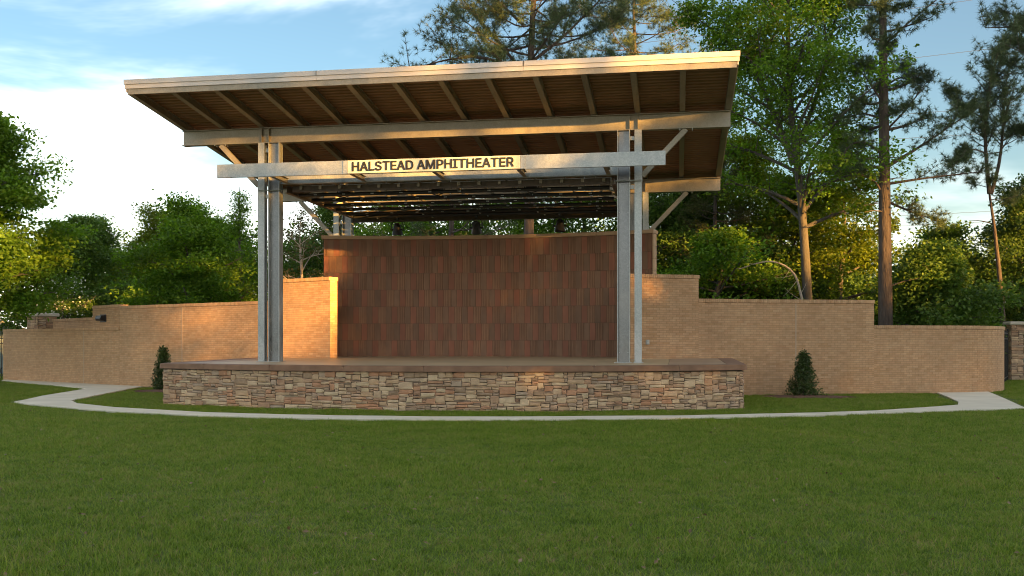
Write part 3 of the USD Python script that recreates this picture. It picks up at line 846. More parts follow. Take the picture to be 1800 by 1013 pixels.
def stage_light(x, y, z, tilt, label, upright=False):
    t = thing('stage_light', label, 'stage light', 'stage lights on the lighting grid', (x, y, z), 0, (1.2, 1.2, 1.2))
    prof_ = [(0.0, 0.17), (0.055, 0.165), (0.075, 0.12), (0.085, 0.10), (0.105, 0.02), (0.145, -0.13), (0.15, -0.165), (0.132, -0.168), (0.125, -0.13)]
    b = trimesh.creation.revolve(np.array(prof_), sections=20)
    R = trimesh.transformations.rotation_matrix(tilt, [1, 0, 0])
    b.apply_transform(R)
    body = part(t, 'housing', b, M['black'], smooth=35)
    l = trimesh.creation.cylinder(radius=0.128, height=0.012, sections=20)
    l.apply_translation([0, 0, -0.135])
    l.apply_transform(R)
    part(body, 'lens', l, M['lens'])
    fins = [trimesh.creation.annulus(0.08, 0.112, 0.006, sections=16) for _ in range(4)]
    for i, q in enumerate(fins):
        q.apply_translation([0, 0, 0.03 + 0.03 * i])
        q.apply_transform(R)
    part(body, 'cooling_fins', join(fins), M['black'])
    s = -1 if upright else 1
    pts = [(-0.165, 0, -0.02), (-0.165, 0, 0.1 * s), (-0.12, 0, 0.2 * s), (0, 0, 0.235 * s), (0.12, 0, 0.2 * s), (0.165, 0, 0.1 * s), (0.165, 0, -0.02)]
    part(t, 'yoke', tube(pts, 0.013, 6), M['black'])
    part(t, 'pivot_knob', join([cyl((-0.19, 0, -0.02), (-0.1, 0, -0.02), 0.022, 8), cyl((0.1, 0, -0.02), (0.19, 0, -0.02), 0.022, 8)]), M['black'])
    part(t, 'clamp', join([cyl((0, 0, 0.22 * s), (0, 0, 0.31 * s), 0.014, 8), box(-0.03, 0.03, -0.05, 0.05, min(0.25 * s, 0.31 * s), max(0.25 * s, 0.31 * s))]), M['black'])


stage_light(-2.92, 5.6, 5.35, 0.15, 'leftmost black stage light hanging below the lighting grid')
stage_light(-0.27, 5.6, 5.36, 0.5, 'tilted black stage light hanging below the middle of the lighting grid')
stage_light(2.46, 5.6, 5.37, -0.1, 'black stage light hanging below the right part of the grid, nearest the right column')
stage_light(-3.42, 1.75, 6.12, 0.3, 'dark stage light clamped above the pipes at the left end of the grid', True)
stage_light(-0.62, 1.75, 6.12, 0.2, 'dark stage light clamped above the pipes near the grid centre', True)
stage_light(2.10, 1.75, 6.12, 0.3, 'dark stage light clamped above the pipes at the right of the grid', True)

# small fixtures on the walls
p = back_line.at(1.35)
t_ = back_line.tan(1.35)
n_ = np.array([-t_[1], t_[0]])
wlamp = thing('wall_lamp', 'small black wall floodlight under the high end of the rear brick wall', 'wall lamp')
hood = Polygon([(0.01, -0.12), (0.20, -0.09), (0.24, -0.02), (0.20, 0.10), (0.01, 0.12)])
hm = trimesh.creation.extrude_polygon(hood, 0.46, engine='earcut')
part(wlamp, 'hood', frame_to(hm, [p[0] - t_[0] * 0.23, p[1] - t_[1] * 0.23, 2.55], [n_[0], n_[1], 0], [0, 0, 1], [t_[0], t_[1], 0]), M['iron'])
part(wlamp, 'backplate', frame_to(trimesh.creation.box([0.02, 0.3, 0.5]), [p[0] + n_[0] * 0.017, p[1] + n_[1] * 0.017, 2.55], [n_[0], n_[1], 0], [0, 0, 1], [t_[0], t_[1], 0]), M['iron'])
p, t_ = right_line.at(0.75), right_line.tan(0.75)
n_ = np.array([t_[1], -t_[0]])
ob = thing('outlet_box', 'small grey outlet box low on the brick wall behind the right columns', 'outlet box')
part(ob, 'box', frame_to(bevel_box(-0.05, 0.05, 0.006, 0.06, -0.07, 0.07, 0.006), [p[0], p[1], 1.62], [t_[0], t_[1], 0], [n_[0], n_[1], 0], [0, 0, 1]), M['galv'])
part(ob, 'cover', frame_to(bevel_box(-0.04, 0.04, 0.061, 0.075, -0.055, 0.055, 0.004), [p[0], p[1], 1.62], [t_[0], t_[1], 0], [n_[0], n_[1], 0], [0, 0, 1]), M['galv'])


def stone_pier(x, y, half, top, label, seed, rz):
    r = np.random.default_rng(seed)
    t = thing('stone_pier', label, 'pier', None, (x, y, 0), rz)
    part(t, 'core', box(-half, half, -half, half, -0.2, top), M['stone_back'])
    pts = np.array([(-half, -half), (half, -half), (half, half), (-half, half), (-half, -half)])
    ln = Line(resample(pts, 0.02))
    L = 2 * half
    items = []
    for side_ in range(4):
        for q in pack(L, top, r, 0.05, 0.045):
            items.append(stone_mesh(ln, -1, side_ * L + q[0], side_ * L + q[1], q[2], q[3], r, depth=0.02))
    part(t, 'stonework', join(items), M['stones'], kind='stuff')
    o = half + 0.09
    part(t, 'cap', bevel_box(-o, o, -o, o, top + 0.002, top + 0.15, 0.03), M['pier_cap'])


stone_pier(20.45, 19.6, 0.26, 2.36, 'narrow stone gate pier with pale cap past the right wall end', 31, 8)
stone_pier(-20.75, 12.75, 0.42, 2.72, 'square stone pier with pale cap behind the left brick wall', 32, -25)


def iron_fence(p0, p1, h, label, scroll=True, cat='fence'):
    p0, p1 = np.array(p0, float), np.array(p1, float)
    d = p1 - p0
    L = np.linalg.norm(d)
    rz = math.degrees(math.atan2(d[1], d[0]))
    t = thing('iron_fence' if cat == 'fence' else 'iron_gate', label, cat, None, (p0[0], p0[1], 0), rz)
    for z in (0.16, h - 0.35, h - 0.12):
        part(t, 'rail', box(0, L, -0.016, 0.016, z, z + 0.035), M['iron'])
    k = int(L / 0.13)
    for i in range(k + 1):
        x = i * L / k
        part(t, 'picket', box(x - 0.009, x + 0.009, -0.011, 0.011, 0.03, h), M['iron'])
    for x in (0.0, L):
        part(t, 'post', box(x - 0.03, x + 0.03, -0.03, 0.03, -0.1, h + 0.1), M['iron'])
    if scroll:
        for i in range(int(L / 0.5)):
            a = np.linspace(0, 2 * np.pi, 14)
            part(t, 'scroll_ring', tube(np.column_stack([0.25 + i * 0.5 + 0.16 * np.cos(a), np.full(14, -0.03), 0.38 + 0.16 * np.sin(a)]), 0.014, 5), M['iron'])


iron_fence((18.0, 13.4), (20.1, 19.35), 2.1, 'black iron gate between the right wall end and the stone pier', False, 'gate')
iron_fence((20.9, 19.7), (27.0, 21.0), 1.55, 'black iron fence running right from the narrow stone pier')
iron_fence((-30.0, 15.2), (-22.6, 13.2), 1.9, 'black iron fence with scroll rings past the left wall end')


def shed(x, y, w, d, h, rz, label, roofh=0.7):
    t = thing('shed', label, 'shed', None, (x, y, 0), rz)
    n_b = int(w / 0.3)
    part(t, 'wall', box(-w/2, w/2, -d/2, d/2, -0.1, h), M['pale_blue'])
    for i in range(n_b + 1):
        xx = -w/2 + i * w / n_b
        part(t, 'batten', box(xx - 0.025, xx + 0.025, -d/2 - 0.03, -d/2 - 0.002, 0, h - 0.01), M['white_roof'])
    roof = trimesh.creation.extrude_polygon(Polygon([(-d/2 - 0.35, h + 0.002), (d/2 + 0.35, h + 0.002), (0, h + roofh)]), w + 0.5, engine='earcut')
    v = np.asarray(roof.vertices)
    part(t, 'roof', (np.column_stack([v[:, 2] - w/2 - 0.25, v[:, 0], v[:, 1]]), roof.faces), M['white_roof'])


shed(27.0, 27.0, 7.0, 4.0, 2.0, 5, 'pale blue shed behind the iron fence at the right edge')
shed(-31.5, 20.0, 7.0, 4.0, 2.2, -12, 'pale blue shed behind the scrolled iron fence at the left edge')
shed(23.6, 36.5, 5.0, 4.0, 2.0, 10, 'shed with white metal roof glimpsed through the trees behind the right wall', 0.8)

# ------------------------------------------------------------------ plants


def leaves(rng, c, L, W, up=0.5, droop=0.25):
    """Folded rhombic leaves at the points c."""
    n = len(c)
    nrm = rng.normal(size=(n, 3))
    nrm[:, 2] = np.abs(nrm[:, 2]) + up
    nrm /= np.linalg.norm(nrm, axis=1, keepdims=True)
    a = rng.normal(size=(n, 3))
    a[:, 2] -= droop
    a -= nrm * (a * nrm).sum(1, keepdims=True)
    a /= np.linalg.norm(a, axis=1, keepdims=True) + 1e-9
    b = np.cross(nrm, a)
    l = L * rng.uniform(0.7, 1.25, (n, 1))
    w = W * rng.uniform(0.7, 1.25, (n, 1))
    v = np.stack([c - a * l / 2, c + b * w / 2 + nrm * w * 0.15 - a * l * 0.05, c + a * l / 2, c - b * w / 2 + nrm * w * 0.15 - a * l * 0.05], 1).reshape(-1, 3)
    i = np.arange(n)[:, None] * 4
    return pieces(v, np.vstack([i + [0, 2, 1], i + [0, 3, 2]]), 4)


def curve(p0, p1, bend, n=6):
    t = np.linspace(0, 1, n)[:, None]
    return p0 + (p1 - p0) * t + np.asarray(bend) * (4 * t * (1 - t))


def trunk_curve(pts, n=16):
    p = np.asarray(pts, float)
    d = np.concatenate([[0], np.cumsum(np.linalg.norm(np.diff(p, axis=0), axis=1))])
    s = np.linspace(0, d[-1], n)
    q = np.column_stack([np.interp(s, d, p[:, k]) for k in range(3)])
    for _ in range(2):
        q[1:-1] = 0.25 * q[:-2] + 0.5 * q[1:-1] + 0.25 * q[2:]
    return q


def broadleaf(rng, trunk, tr, base, R, n_limb=16, per=5, clump=26, leaf=0.11, sig=0.34, shape=0.8, up=0.45, fill=1.0, sides=9):
    """trunk: polyline from the ground to the top; base: height of the lowest limb; R: crown radius. Returns (wood, leaves)."""
    tc = trunk_curve(trunk)
    H = tc[-1, 2]
    zz = tc[:, 2]
    rad = tr * np.clip(1 - 0.93 * (zz - zz[0]) / (H - zz[0]), 0.06, 1) ** 0.85
    rad[0] *= 1.35
    wood = [tube(tc, rad, sides)]
    pts, wts = [], []
    for i in range(n_limb):
        x = (i + rng.uniform(0.1, 0.9)) / n_limb
        h = base + (H - base) * (0.02 + 0.9 * x)
        p0 = np.array([np.interp(h, zz, tc[:, k]) for k in range(3)])
        r0 = np.interp(h, zz, rad) * 0.55
        prof = max(0.22, math.sin(math.pi * min(0.97, 0.14 + 0.86 * x) ** shape)) * rng.uniform(0.58, 1.25)
        az = i * 2.39996 + rng.uniform(-0.4, 0.4)
        ln = R * prof
        rise = ln * rng.uniform(0.15, 0.75) * (0.4 + up)
        p1 = p0 + np.array([math.cos(az) * ln, math.sin(az) * ln, rise])
        c = curve(p0, p1, [0, 0, ln * rng.uniform(-0.05, 0.12)], 7)
        wood.append(tube(c, np.linspace(r0, 0.012, 7), 6))
        for j in range(per):
            f = rng.uniform(0.28, 1.0)
            q0 = c[0] + 0 * c[0]
            q0 = np.array([np.interp(f, np.linspace(0, 1, 7), c[:, k]) for k in range(3)])
            d = rng.normal(size=3) * np.array([1, 1, 0.6]) + unit(p1 - p0) * 0.6
            d[2] += 0.1
            l2 = ln * rng.uniform(0.18, 0.42)
            q1 = q0 + unit(d) * l2
            wood.append(tube(curve(q0, q1, [0, 0, l2 * 0.06], 4), np.linspace(r0 * 0.35 * (1.1 - f) + 0.008, 0.005, 4), 4))
            for g in (0.45, 0.75, 1.0):
                pts.append(q0 + (q1 - q0) * g)
                wts.append(fill * (0.7 if g < 0.5 else 1.0))
    pts = np.array(pts)
    n = np.maximum(1, (clump * np.array(wts) * rng.uniform(0.45, 1.5, len(pts)))).astype(int)
    c = np.repeat(pts, n, 0)
    sg = np.repeat(sig * rng.uniform(0.6, 1.25, len(pts)), n)[:, None]
    c = c + np.clip(rng.normal(size=c.shape), -1.45, 1.45) * sg * np.array([1, 1, 0.62])
    c = c[c[:, 2] > 0.35]
    return join(wood), leaves(rng, c, leaf, leaf * 0.62)


def tufts(rng, p, d, k=22, L=0.19, w=0.016):
    n = len(p)
    P = np.repeat(p, k, 0)
    D = np.repeat(d, k, 0)
    r = rng.normal(size=P.shape)
    r /= np.linalg.norm(r, axis=1, keepdims=True)
    q = D * 0.55 + r
    q /= np.linalg.norm(q, axis=1, keepdims=True)
    l = L * rng.uniform(0.65, 1.15, (len(P), 1))
    s = np.cross(q, rng.normal(size=P.shape))
    s /= np.linalg.norm(s, axis=1, keepdims=True) + 1e-9
    v = np.stack([P + s * w / 2, P - s * w / 2, P + q * l], 1).reshape(-1, 3)
    i = np.arange(len(P))[:, None] * 3
    return pieces(v, i + np.array([[0, 1, 2]]), 3)


def pine(rng, trunk, tr, base, R, n_limb=30, per=6, k=20, limbs=(), dead=4, L=0.2, shape=0.75, dens=1.0, droop=0.0, twig_tuft=4):
    tc = trunk_curve(trunk, 20)
    H = tc[-1, 2]
    zz = tc[:, 2]
    rad = tr * np.clip(1 - 0.9 * (zz - zz[0]) / (H - zz[0]), 0.07, 1) ** 0.7
    rad[0] *= 1.25
    wood = [tube(tc, rad, 12)]
    P, D = [], []

    def dress(c, r0, ln, m):
        tt = np.linspace(0, 1, len(c))
        for j in range(m):
            f = rng.uniform(0.3, 1.0) if j else 1.0
            q0 = np.array([np.interp(f, tt, c[:, a]) for a in range(3)])
            dd = unit(c[-1] - c[0])
            side = rng.normal(size=3) * np.array([1, 1, 0.55])
            d = unit(dd * 0.7 + side * 0.6 + np.array([0, 0, 0.25]))
            l2 = min(1.5, ln * rng.uniform(0.16, 0.4)) if j else 0.3
            q1 = q0 + d * l2
            wood.append(tube(curve(q0, q1, [0, 0, -0.05 * l2], 4), np.linspace(max(0.007, r0 * 0.3), 0.005, 4), 4))
            for g in np.linspace(0.35, 1.0, twig_tuft):
                e = d + rng.normal(size=3) * 0.35
                P.append(q0 + (q1 - q0) * g + rng.normal(size=3) * 0.06)
                D.append(unit(e))
                # side twigs
                if rng.random() < dens:
                    off = unit(rng.normal(size=3)) * rng.uniform(0.12, 0.36)
                    P.append(q0 + (q1 - q0) * g + off)
                    D.append(unit(off + d * 0.2))
    for i in range(n_limb):
        x = (i + rng.uniform(0, 1)) / n_limb
        h = base + (H - base) * 0.97 * x
        p0 = np.array([np.interp(h, zz, tc[:, a]) for a in range(3)])
        r0 = max(0.02, np.interp(h, zz, rad) * 0.38)
        prof = max(0.2, math.sin(math.pi * min(0.98, 0.2 + 0.8 * x) ** shape)) * rng.uniform(0.55, 1.15)
        az = i * 2.39996 + rng.uniform(-0.5, 0.5)
        ln = R * prof
        p1 = p0 + np.array([math.cos(az) * ln, math.sin(az) * ln, ln * rng.uniform(-0.05, 0.45) - droop * ln])
        c = curve(p0, p1, [rng.uniform(-0.1, 0.1) * ln, rng.uniform(-0.1, 0.1) * ln, -ln * rng.uniform(0.02, 0.12)], 8)
        wood.append(tube(c, np.linspace(r0, 0.012, 8), 6))
        dress(c, r0, ln, per)
    for (pl, r0, m) in limbs:
        c = trunk_curve(pl, 10)
        ln = np.linalg.norm(c[-1] - c[0])
        wood.append(tube(c, np.linspace(r0, 0.014, 10), 7))
        dress(c, r0, ln, m)
    for i in range(dead):
        h = base * rng.uniform(0.35, 0.98)
        p0 = np.array([np.interp(h, zz, tc[:, a]) for a in range(3)])
        az = rng.uniform(0, 6.28)
        ln = rng.uniform(0.4, 1.6)
        p1 = p0 + np.array([math.cos(az) * ln, math.sin(az) * ln, ln * rng.uniform(-0.1, 0.5)])
        wood.append(tube(curve(p0, p1, [0, 0, 0.06 * ln], 5), np.linspace(0.035, 0.008, 5), 5))
    return join(wood), tufts(rng, np.array(P), np.array(D), k, L)


def bare(rng, pts, r, forks, depth=3):
    wood = []

    def grow(p0, d, ln, r0, lv):
        p1 = p0 + d * ln
        wood.append(tube(curve(p0, p1, rng.normal(size=3) * 0.05 * ln, 5), np.linspace(r0, r0 * 0.55, 5), 5))
        if lv == 0:
            return
        for _ in range(forks):
            f = rng.uniform(0.45, 1.0)
            nd = unit(d + rng.normal(size=3) * 0.45 + np.array([0, 0, 0.15]))
            grow(p0 + (p1 - p0) * f, nd, ln * rng.uniform(0.45, 0.7), max(0.006, r0 * 0.5), lv - 1)
    tc = trunk_curve(pts, 8)
    wood.append(tube(tc, np.linspace(r, r * 0.6, 8), 7))
    for i in range(6):
        k = rng.integers(3, 8)
        d = unit(rng.normal(size=3) * 0.5 + np.array([0, 0, 1.0]))
        grow(tc[k], d, rng.uniform(1.2, 2.6), r * 0.5, depth)
    return join(wood)


def tree_thing(name, label, wood, crown, bark, leafm, loc, cat='tree', group=None, crown_name='crown'):
    t = thing(name, label, cat, group, loc)
    part(t, 'trunk', wood, M[bark], smooth=60)
    if crown is not None:
        part(t, crown_name, crown, M[leafm])
    return t


def straight(h, lean=(0, 0), wob=0.15, seed=0, n=7):
    r = np.random.default_rng(seed)
    t = np.linspace(0, 1, n)
    p = np.column_stack([lean[0] * t, lean[1] * t, -0.15 + (h + 0.15) * t])
    p[1:-1, :2] += r.uniform(-wob, wob, (n - 2, 2))
    return p


R_ = np.random.default_rng

# --- left side
w, c = broadleaf(R_(101), straight(10.4, (0.1, 0.4), 0.2, 1), 0.24, 2.3, 3.3, n_limb=42, per=7, clump=72, leaf=0.17, sig=0.42, up=0.1)
tree_thing('maple_tree', 'bright green leafy tree at the left edge, overhanging the end of the left wall', w, c, 'bark_grey', 'leaf_bright', (-19.3, 6.6, 0))
w = bare(R_(102), [(0, 0, -0.1), (0.2, 0, 2.5), (0.1, 0.1, 5.0), (0.5, 0, 7.0)], 0.15, 3, 3)
tree_thing('bare_tree', 'pale leafless tree rising behind the left edge tree', w, None, 'bark_pale', None, (-31.2, 28.6, 0))
w, c = broadleaf(R_(103), straight(8.0, (0.2, 0), 0.2, 3), 0.2, 1.2, 3.0, n_limb=30, per=6, clump=70, leaf=0.18, sig=0.48, up=0.3)
tree_thing('round_tree', 'round green tree behind the left wall, beside the left edge tree', w, c, 'bark_grey', 'leaf_mid', (-24.7, 20.5, 0))
w, c = broadleaf(R_(104), straight(9.6, (0.3, 0), 0.25, 4), 0.18, 1.5, 2.5, n_limb=26, per=6, clump=36, leaf=0.16, sig=0.38, up=0.5)
tree_thing('yellow_green_tree', 'tall yellow-green tree behind the left wall with sky showing through its top', w, c, 'bark_grey', 'leaf_gold', (-23.2, 26.0, 0))
w, c = broadleaf(R_(105), straight(8.6, (0, 0), 0.2, 5), 0.2, 1.0, 2.9, n_limb=34, per=6, clump=66, leaf=0.18, sig=0.48, up=0.3)
tree_thing('broad_tree', 'broad mid-green tree behind the left wall, next to the left columns', w, c, 'bark_grey', 'leaf_bright', (-17.4, 19.5, 0))
w, c = broadleaf(R_(106), straight(10.1, (0.1, 0), 0.15, 6), 0.16, 2.0, 1.7, n_limb=24, per=5, clump=30, leaf=0.12, sig=0.3, up=0.8, shape=0.6)
tree_thing('spire_tree', 'slender green tree with a pointed top left of the left columns', w, c, 'bark_grey', 'leaf_bright', (-17.5, 25.0, 0))
w, c = broadleaf(R_(107), straight(5.0, (0, 0), 0.1, 7), 0.07, 0.8, 1.6, n_limb=18, per=5, clump=18, leaf=0.11, sig=0.3, up=0.6)
t7 = tree_thing('flowering_shrub', 'shrub with white blossoms behind the square stone pier', w, c, 'bark_grey', 'leaf_mid', (-22.7, 17.2, 0), cat='shrub')
r = R_(1071)
bp = c[0].reshape(-1, 4, 3).mean(1)
bp = bp[r.permutation(len(bp))[:420]] + r.normal(size=(420, 3)) * 0.05
part(t7, 'blossom', leaves(r, bp, 0.10, 0.09, up=0.2), M['blossom'])
w, c = broadleaf(R_(108), straight(8.8, (0.2, 0), 0.2, 8), 0.13, 2.0, 2.2, n_limb=22, per=6, clump=9, leaf=0.13, sig=0.34, up=0.7)
tree_thing('sparse_tree', 'sparse olive tree with sky showing between its leaves, behind the left columns', w, c, 'bark_pale', 'leaf_olive', (-13.0, 22.5, 0))
w, c = broadleaf(R_(109), straight(9.6, (0.2, 0), 0.2, 9), 0.15, 2.0, 2.6, n_limb=22, per=6, clump=11, leaf=0.13, sig=0.36, up=0.7)
tree_thing('sparse_tree', 'sparse yellowish tree seen above the left end of the tiled wall', w, c, 'bark_pale', 'leaf_gold', (-9.6, 25.5, 0))

for i, (x, y, h, rr, lm, lab) in enumerate([(-22.9, 31.5, 9.6, 2.9, 'leaf_mid', 'green tree filling the gap between the round tree and the tall yellow-green tree'),
                                           (-27.5, 27.0, 9.2, 2.8, 'leaf_mid', 'green tree standing behind the pale leafless tree'),
                                           (-20.3, 28.5, 9.0, 2.6, 'leaf_bright', 'green tree between the tall yellow-green tree and the broad tree'),
                                           (-9.0, 33.0, 16.0, 3.8, 'leaf_mid', 'tall green tree far behind the left end of the tiled wall'),
                                           (-26.5, 35.5, 11.2, 3.2, 'leaf_bright', 'far green tree above the round tree, right of the pale leafless tree'),
                                           (-15.2, 33.5, 11.6, 2.9, 'leaf_mid', 'far green tree right behind the spire-topped tree')]):
    w, c = broadleaf(R_(115 + i), straight(h, (0.2, 0), 0.25, 15 + i), 0.18, 1.5 if h < 12 else 5.0, rr, n_limb=28, per=6, clump=52, leaf=0.18, sig=0.48, up=0.35)
    tree_thing('backdrop_tree', lab, w, c, 'bark_grey', lm, (x, y, 0))

# --- behind the stage
w, c = pine(R_(120), straight(13.0, (0.3, 0), 0.15, 20), 0.19, 4.0, 3.0, n_limb=34, per=6, k=18, dead=5)
tree_thing('pine_tree', 'shorter pine with forked low branches seen above the middle of the tiled wall', w, c, 'bark_pine', 'needle', (-4.25, 18.9, 0))
LB1 = [([(0.0, 0, 13.0), (-1.5, -0.3, 13.75), (-3.0, -0.5, 13.7), (-5.1, -0.6, 13.2)], 0.085, 26), ([(0, 0, 13.3), (1.6, -0.3, 14.3), (2.9, -0.5, 15.5), (4.2, -0.7, 16.6)], 0.08, 20), ([(0, 0, 13.0), (-1.3, 0.2, 14.6), (-2.7, 0.4, 16.3), (-3.5, 0.4, 17.5)], 0.085, 24),
       ([(0, 0, 12.8), (1.5, 0.3, 13.4), (2.8, 0.2, 13.2), (3.6, 0.0, 13.5)], 0.06, 16), ([(0, 0, 15), (-1.5, -0.6, 16.4), (-3.0, -1, 17.6), (-4.0, -1.2, 18.4)], 0.07, 22)]
w, c = pine(R_(121), straight(20.5, (0.35, 0.2), 0.12, 21), 0.27, 12.6, 4.2, n_limb=46, per=13, k=21, limbs=LB1, dead=6, L=0.27, dens=1.0, twig_tuft=5)
tree_thing('pine_tree', 'big dark pine behind the middle of the roof with a long low left branch', w, c, 'bark_pine', 'needle', (-0.2, 15.6, 0))
w, c = pine(R_(122), straight(25.0, (0.1, 0.2), 0.1, 22), 0.2, 14.5, 3.4, n_limb=50, per=11, k=20, dead=6, L=0.27, twig_tuft=5)
tree_thing('pine_tree', 'thinner open pine behind the right part of the roof', w, c, 'bark_pine', 'needle', (3.75, 29.4, 0))
for i, (x, y, h, rr, lm, lab, tilt) in enumerate([
        (-6.4, 23.5, 12.2, 3.3, 'leaf_bright', 'dense green tree above the left half of the tiled wall', 0),
        (-2.2, 26.5, 13.0, 3.3, 'leaf_bright', 'bright green tree between the two pine trunks above the tiled wall', 1),
        (1.2, 24.5, 13.0, 3.4, 'leaf_bright', 'green tree right of the big pine trunk above the tiled wall', 0),
        (4.2, 23.0, 12.5, 3.2, 'leaf_mid', 'green tree behind the right columns and the tiled wall end', 0)]):
    w, c = broadleaf(R_(130 + i), straight(h, (0.2, 0), 0.25, 30 + i), 0.18, 1.5, rr, n_limb=30, per=6, clump=52, leaf=0.18, sig=0.48, up=0.4)
    tree_thing('backdrop_tree', lab, w, c, 'bark_grey', lm, (x, y, 0))

# --- right side
tall = [(0.0, 0, -0.2), (-0.12, 0, 3.6), (-0.4, 0.0, 8.1), (-0.75, 0, 10.6), (-0.9, 0, 12.0), (-0.95, 0.1, 16.0), (-0.7, 0.2, 20.0)]
tc_ = tall
w1, c1 = broadleaf(R_(140), tall, 0.24, 6.0, 4.7, n_limb=48, per=8, clump=30, leaf=0.17, sig=0.45, up=0.75, shape=0.7)
w2, c2 = broadleaf(R_(141), [(-0.7, 0, 9.2), (-1.6, 0.1, 11.6), (-2.4, 0.2, 13.6), (-3.4, 0.2, 16.6)], 0.13, 9.8, 2.6, n_limb=18, per=6, clump=20, leaf=0.15, sig=0.4, up=0.6)
w3, c3 = broadleaf(R_(142), [(-0.6, 0, 9.8), (0.4, -0.1, 12.4), (0.9, -0.2, 15.0), (1.6, -0.2, 18.0)], 0.11, 10.5, 2.2, n_limb=16, per=6, clump=18, leaf=0.15, sig=0.4, up=0.6)
w4, c4 = broadleaf(R_(143), [(-0.9, 0, 11.8), (-2.4, -0.2, 13.6), (-4.2, -0.6, 15.0), (-5.9, -1.0, 16.2)], 0.08, 12.6, 1.5, n_limb=12, per=6, clump=22, leaf=0.16, sig=0.4, up=0.3)
tree_thing('tall_broadleaf_tree', 'tall bright green tree with several rising limbs right of the roof', join([w1, w2, w3, w4]), join([c1, c2, c3, c4]), 'bark_grey', 'leaf_bright', (11.75, 17.6, 0))
for i, (x, y, h, rr, lm, lab, fill, base) in enumerate([
        (9.3, 25.0, 12.6, 3.6, 'leaf_gold', 'golden green tree behind the tall leafy tree, right of the canopy', 1.0, 1.5),
        (13.6, 22.5, 11.8, 3.4, 'leaf_gold', 'golden green tree between the tall leafy tree and the big straight pine', 1.0, 1.0),
        (6.6, 25.5, 10.6, 2.8, 'leaf_dark', 'dark tree just right of the canopy roof', 1.1, 1.5),
        (7.7, 17.8, 6.6, 2.9, 'leaf_bright', 'low light green tree just behind the highest step of the right wall', 0.55, 1.2),
        (10.1, 20.5, 5.8, 2.3, 'leaf_dark', 'low dark tree behind the bent bare sapling', 1.2, 0.8),
        (11.3, 21.6, 9.6, 3.0, 'leaf_gold', 'yellowish tree directly behind the trunk of the tall leafy tree', 1.0, 0.8),
        (8.4, 29.5, 15.5, 3.4, 'leaf_mid', 'tall green tree rising beside the right end of the roof', 0.8, 4.0),
        (16.6, 17.5, 5.6, 2.3, 'leaf_mid', 'bushy green tree right of the straight pine trunk, behind the wall', 1.1, 0.8),
        (19.0, 25.5, 7.3, 2.6, 'leaf_mid', 'round green tree behind the bushy one, left of the forked pine', 1.0, 1.0),
        (22.6, 24.5, 9.6, 3.0, 'leaf_dark', 'very dark tree behind the forked pine at the right', 1.2, 0.6),
        (25.5, 27.0, 10.6, 3.0, 'leaf_bright', 'light green tree at the right edge behind the stone pier', 0.9, 2.2)]):
    w, c = broadleaf(R_(150 + i), straight(h, (0.25, 0), 0.25, 50 + i), 0.2, base, rr, n_limb=24, per=6, clump=66 * fill, leaf=0.18, sig=0.46, up=0.35)
    tree_thing('backdrop_tree', lab, w, c, 'bark_grey', lm, (x, y, 0))

# straight pine; px offsets already in metres: 1 m across the picture is about (0.986, 0.164)
AX = np.array([0.986, 0.164, 0])


def lp(*q):
    return [AX * a + np.array([0, d, z]) for a, d, z in q]


LB3 = [(lp((0.1, 0, 13.7), (1.1, -0.2, 14.6), (2.4, -0.4, 15.6)), 0.05, 5), (lp((0.1, 0, 10.2), (0.8, -0.2, 10.9), (1.6, -0.4, 12.0)), 0.05, 6), (lp((0.1, 0, 8.7), (1.3, -0.3, 9.4), (2.9, -0.5, 10.5)), 0.08, 20),
       (lp((0.1, 0, 8.0), (1.6, -0.3, 8.2), (3.7, -0.5, 8.4)), 0.06, 18), (lp((0.1, 0, 7.3), (0.9, -0.2, 6.9), (2.0, -0.3, 6.5)), 0.06, 20), (lp((-0.1, 0, 11.3), (-0.6, -0.2, 12.0), (-1.3, -0.3, 12.8)), 0.045, 3),
       (lp((-0.1, 0, 9.2), (-0.8, -0.2, 9.7), (-1.5, -0.3, 9.6), (-1.8, -0.3, 8.8)), 0.06, 12), (lp((-0.1, 0, 7.6), (-0.4, -0.2, 8.1), (-1.2, -0.3, 8.4)), 0.05, 8), (lp((0.1, 0, 12.0), (0.7, 0.2, 12.4), (1.5, 0.3, 12.0)), 0.05, 12), (lp((-0.1, 0, 10.6), (-0.8, 0.1, 10.9), (-1.6, 0.2, 10.7)), 0.05, 10)]
w, c = pine(R_(160), [(0.05, 0, -0.2), (0.03, 0, 3), (0.0, 0, 8), (-0.05, 0, 13), (-0.1, 0, 19.5)], 0.31, 10.0, 1.9, n_limb=30, per=9, k=22, limbs=LB3, dead=5, L=0.22, twig_tuft=5)
tree_thing('pine_tree', 'big straight pine with a thick dark trunk right of the tall leafy tree', w, c, 'bark_pine', 'needle', (14.4, 15.9, 0))
LB4 = [(lp((-0.72, 0, 8.2), (-0.95, 0, 10.5), (-0.85, 0, 12.4), (-0.3, 0, 14.6)), 0.10, 26), (lp((-0.65, 0, 8.2), (-0.2, 0, 9.7), (-0.1, 0, 12.0), (0.2, 0.2, 14.0)), 0.09, 24), (lp((-0.9, 0, 10.0), (-1.6, -0.2, 10.2), (-2.4, -0.3, 9.4)), 0.035, 9), (lp((-0.9, 0, 11.5), (-1.8, -0.2, 11.9), (-2.5, -0.3, 12.6)), 0.035, 11), (lp((-0.2, 0, 10.5), (0.6, -0.2, 11.0), (1.4, -0.2, 10.6)), 0.035, 10)]
w, c = pine(R_(161), [(0.0, 0, -0.2), (-0.2, 0, 4.0), (-0.5, 0, 7.0), (-0.71, 0.0, 8.3), (-0.75, 0, 8.9)], 0.15, 7.8, 1.0, n_limb=3, per=3, k=27, limbs=[(a, b, int(m * 2.0)) for a, b, m in LB4], dead=3, L=0.28, twig_tuft=5)
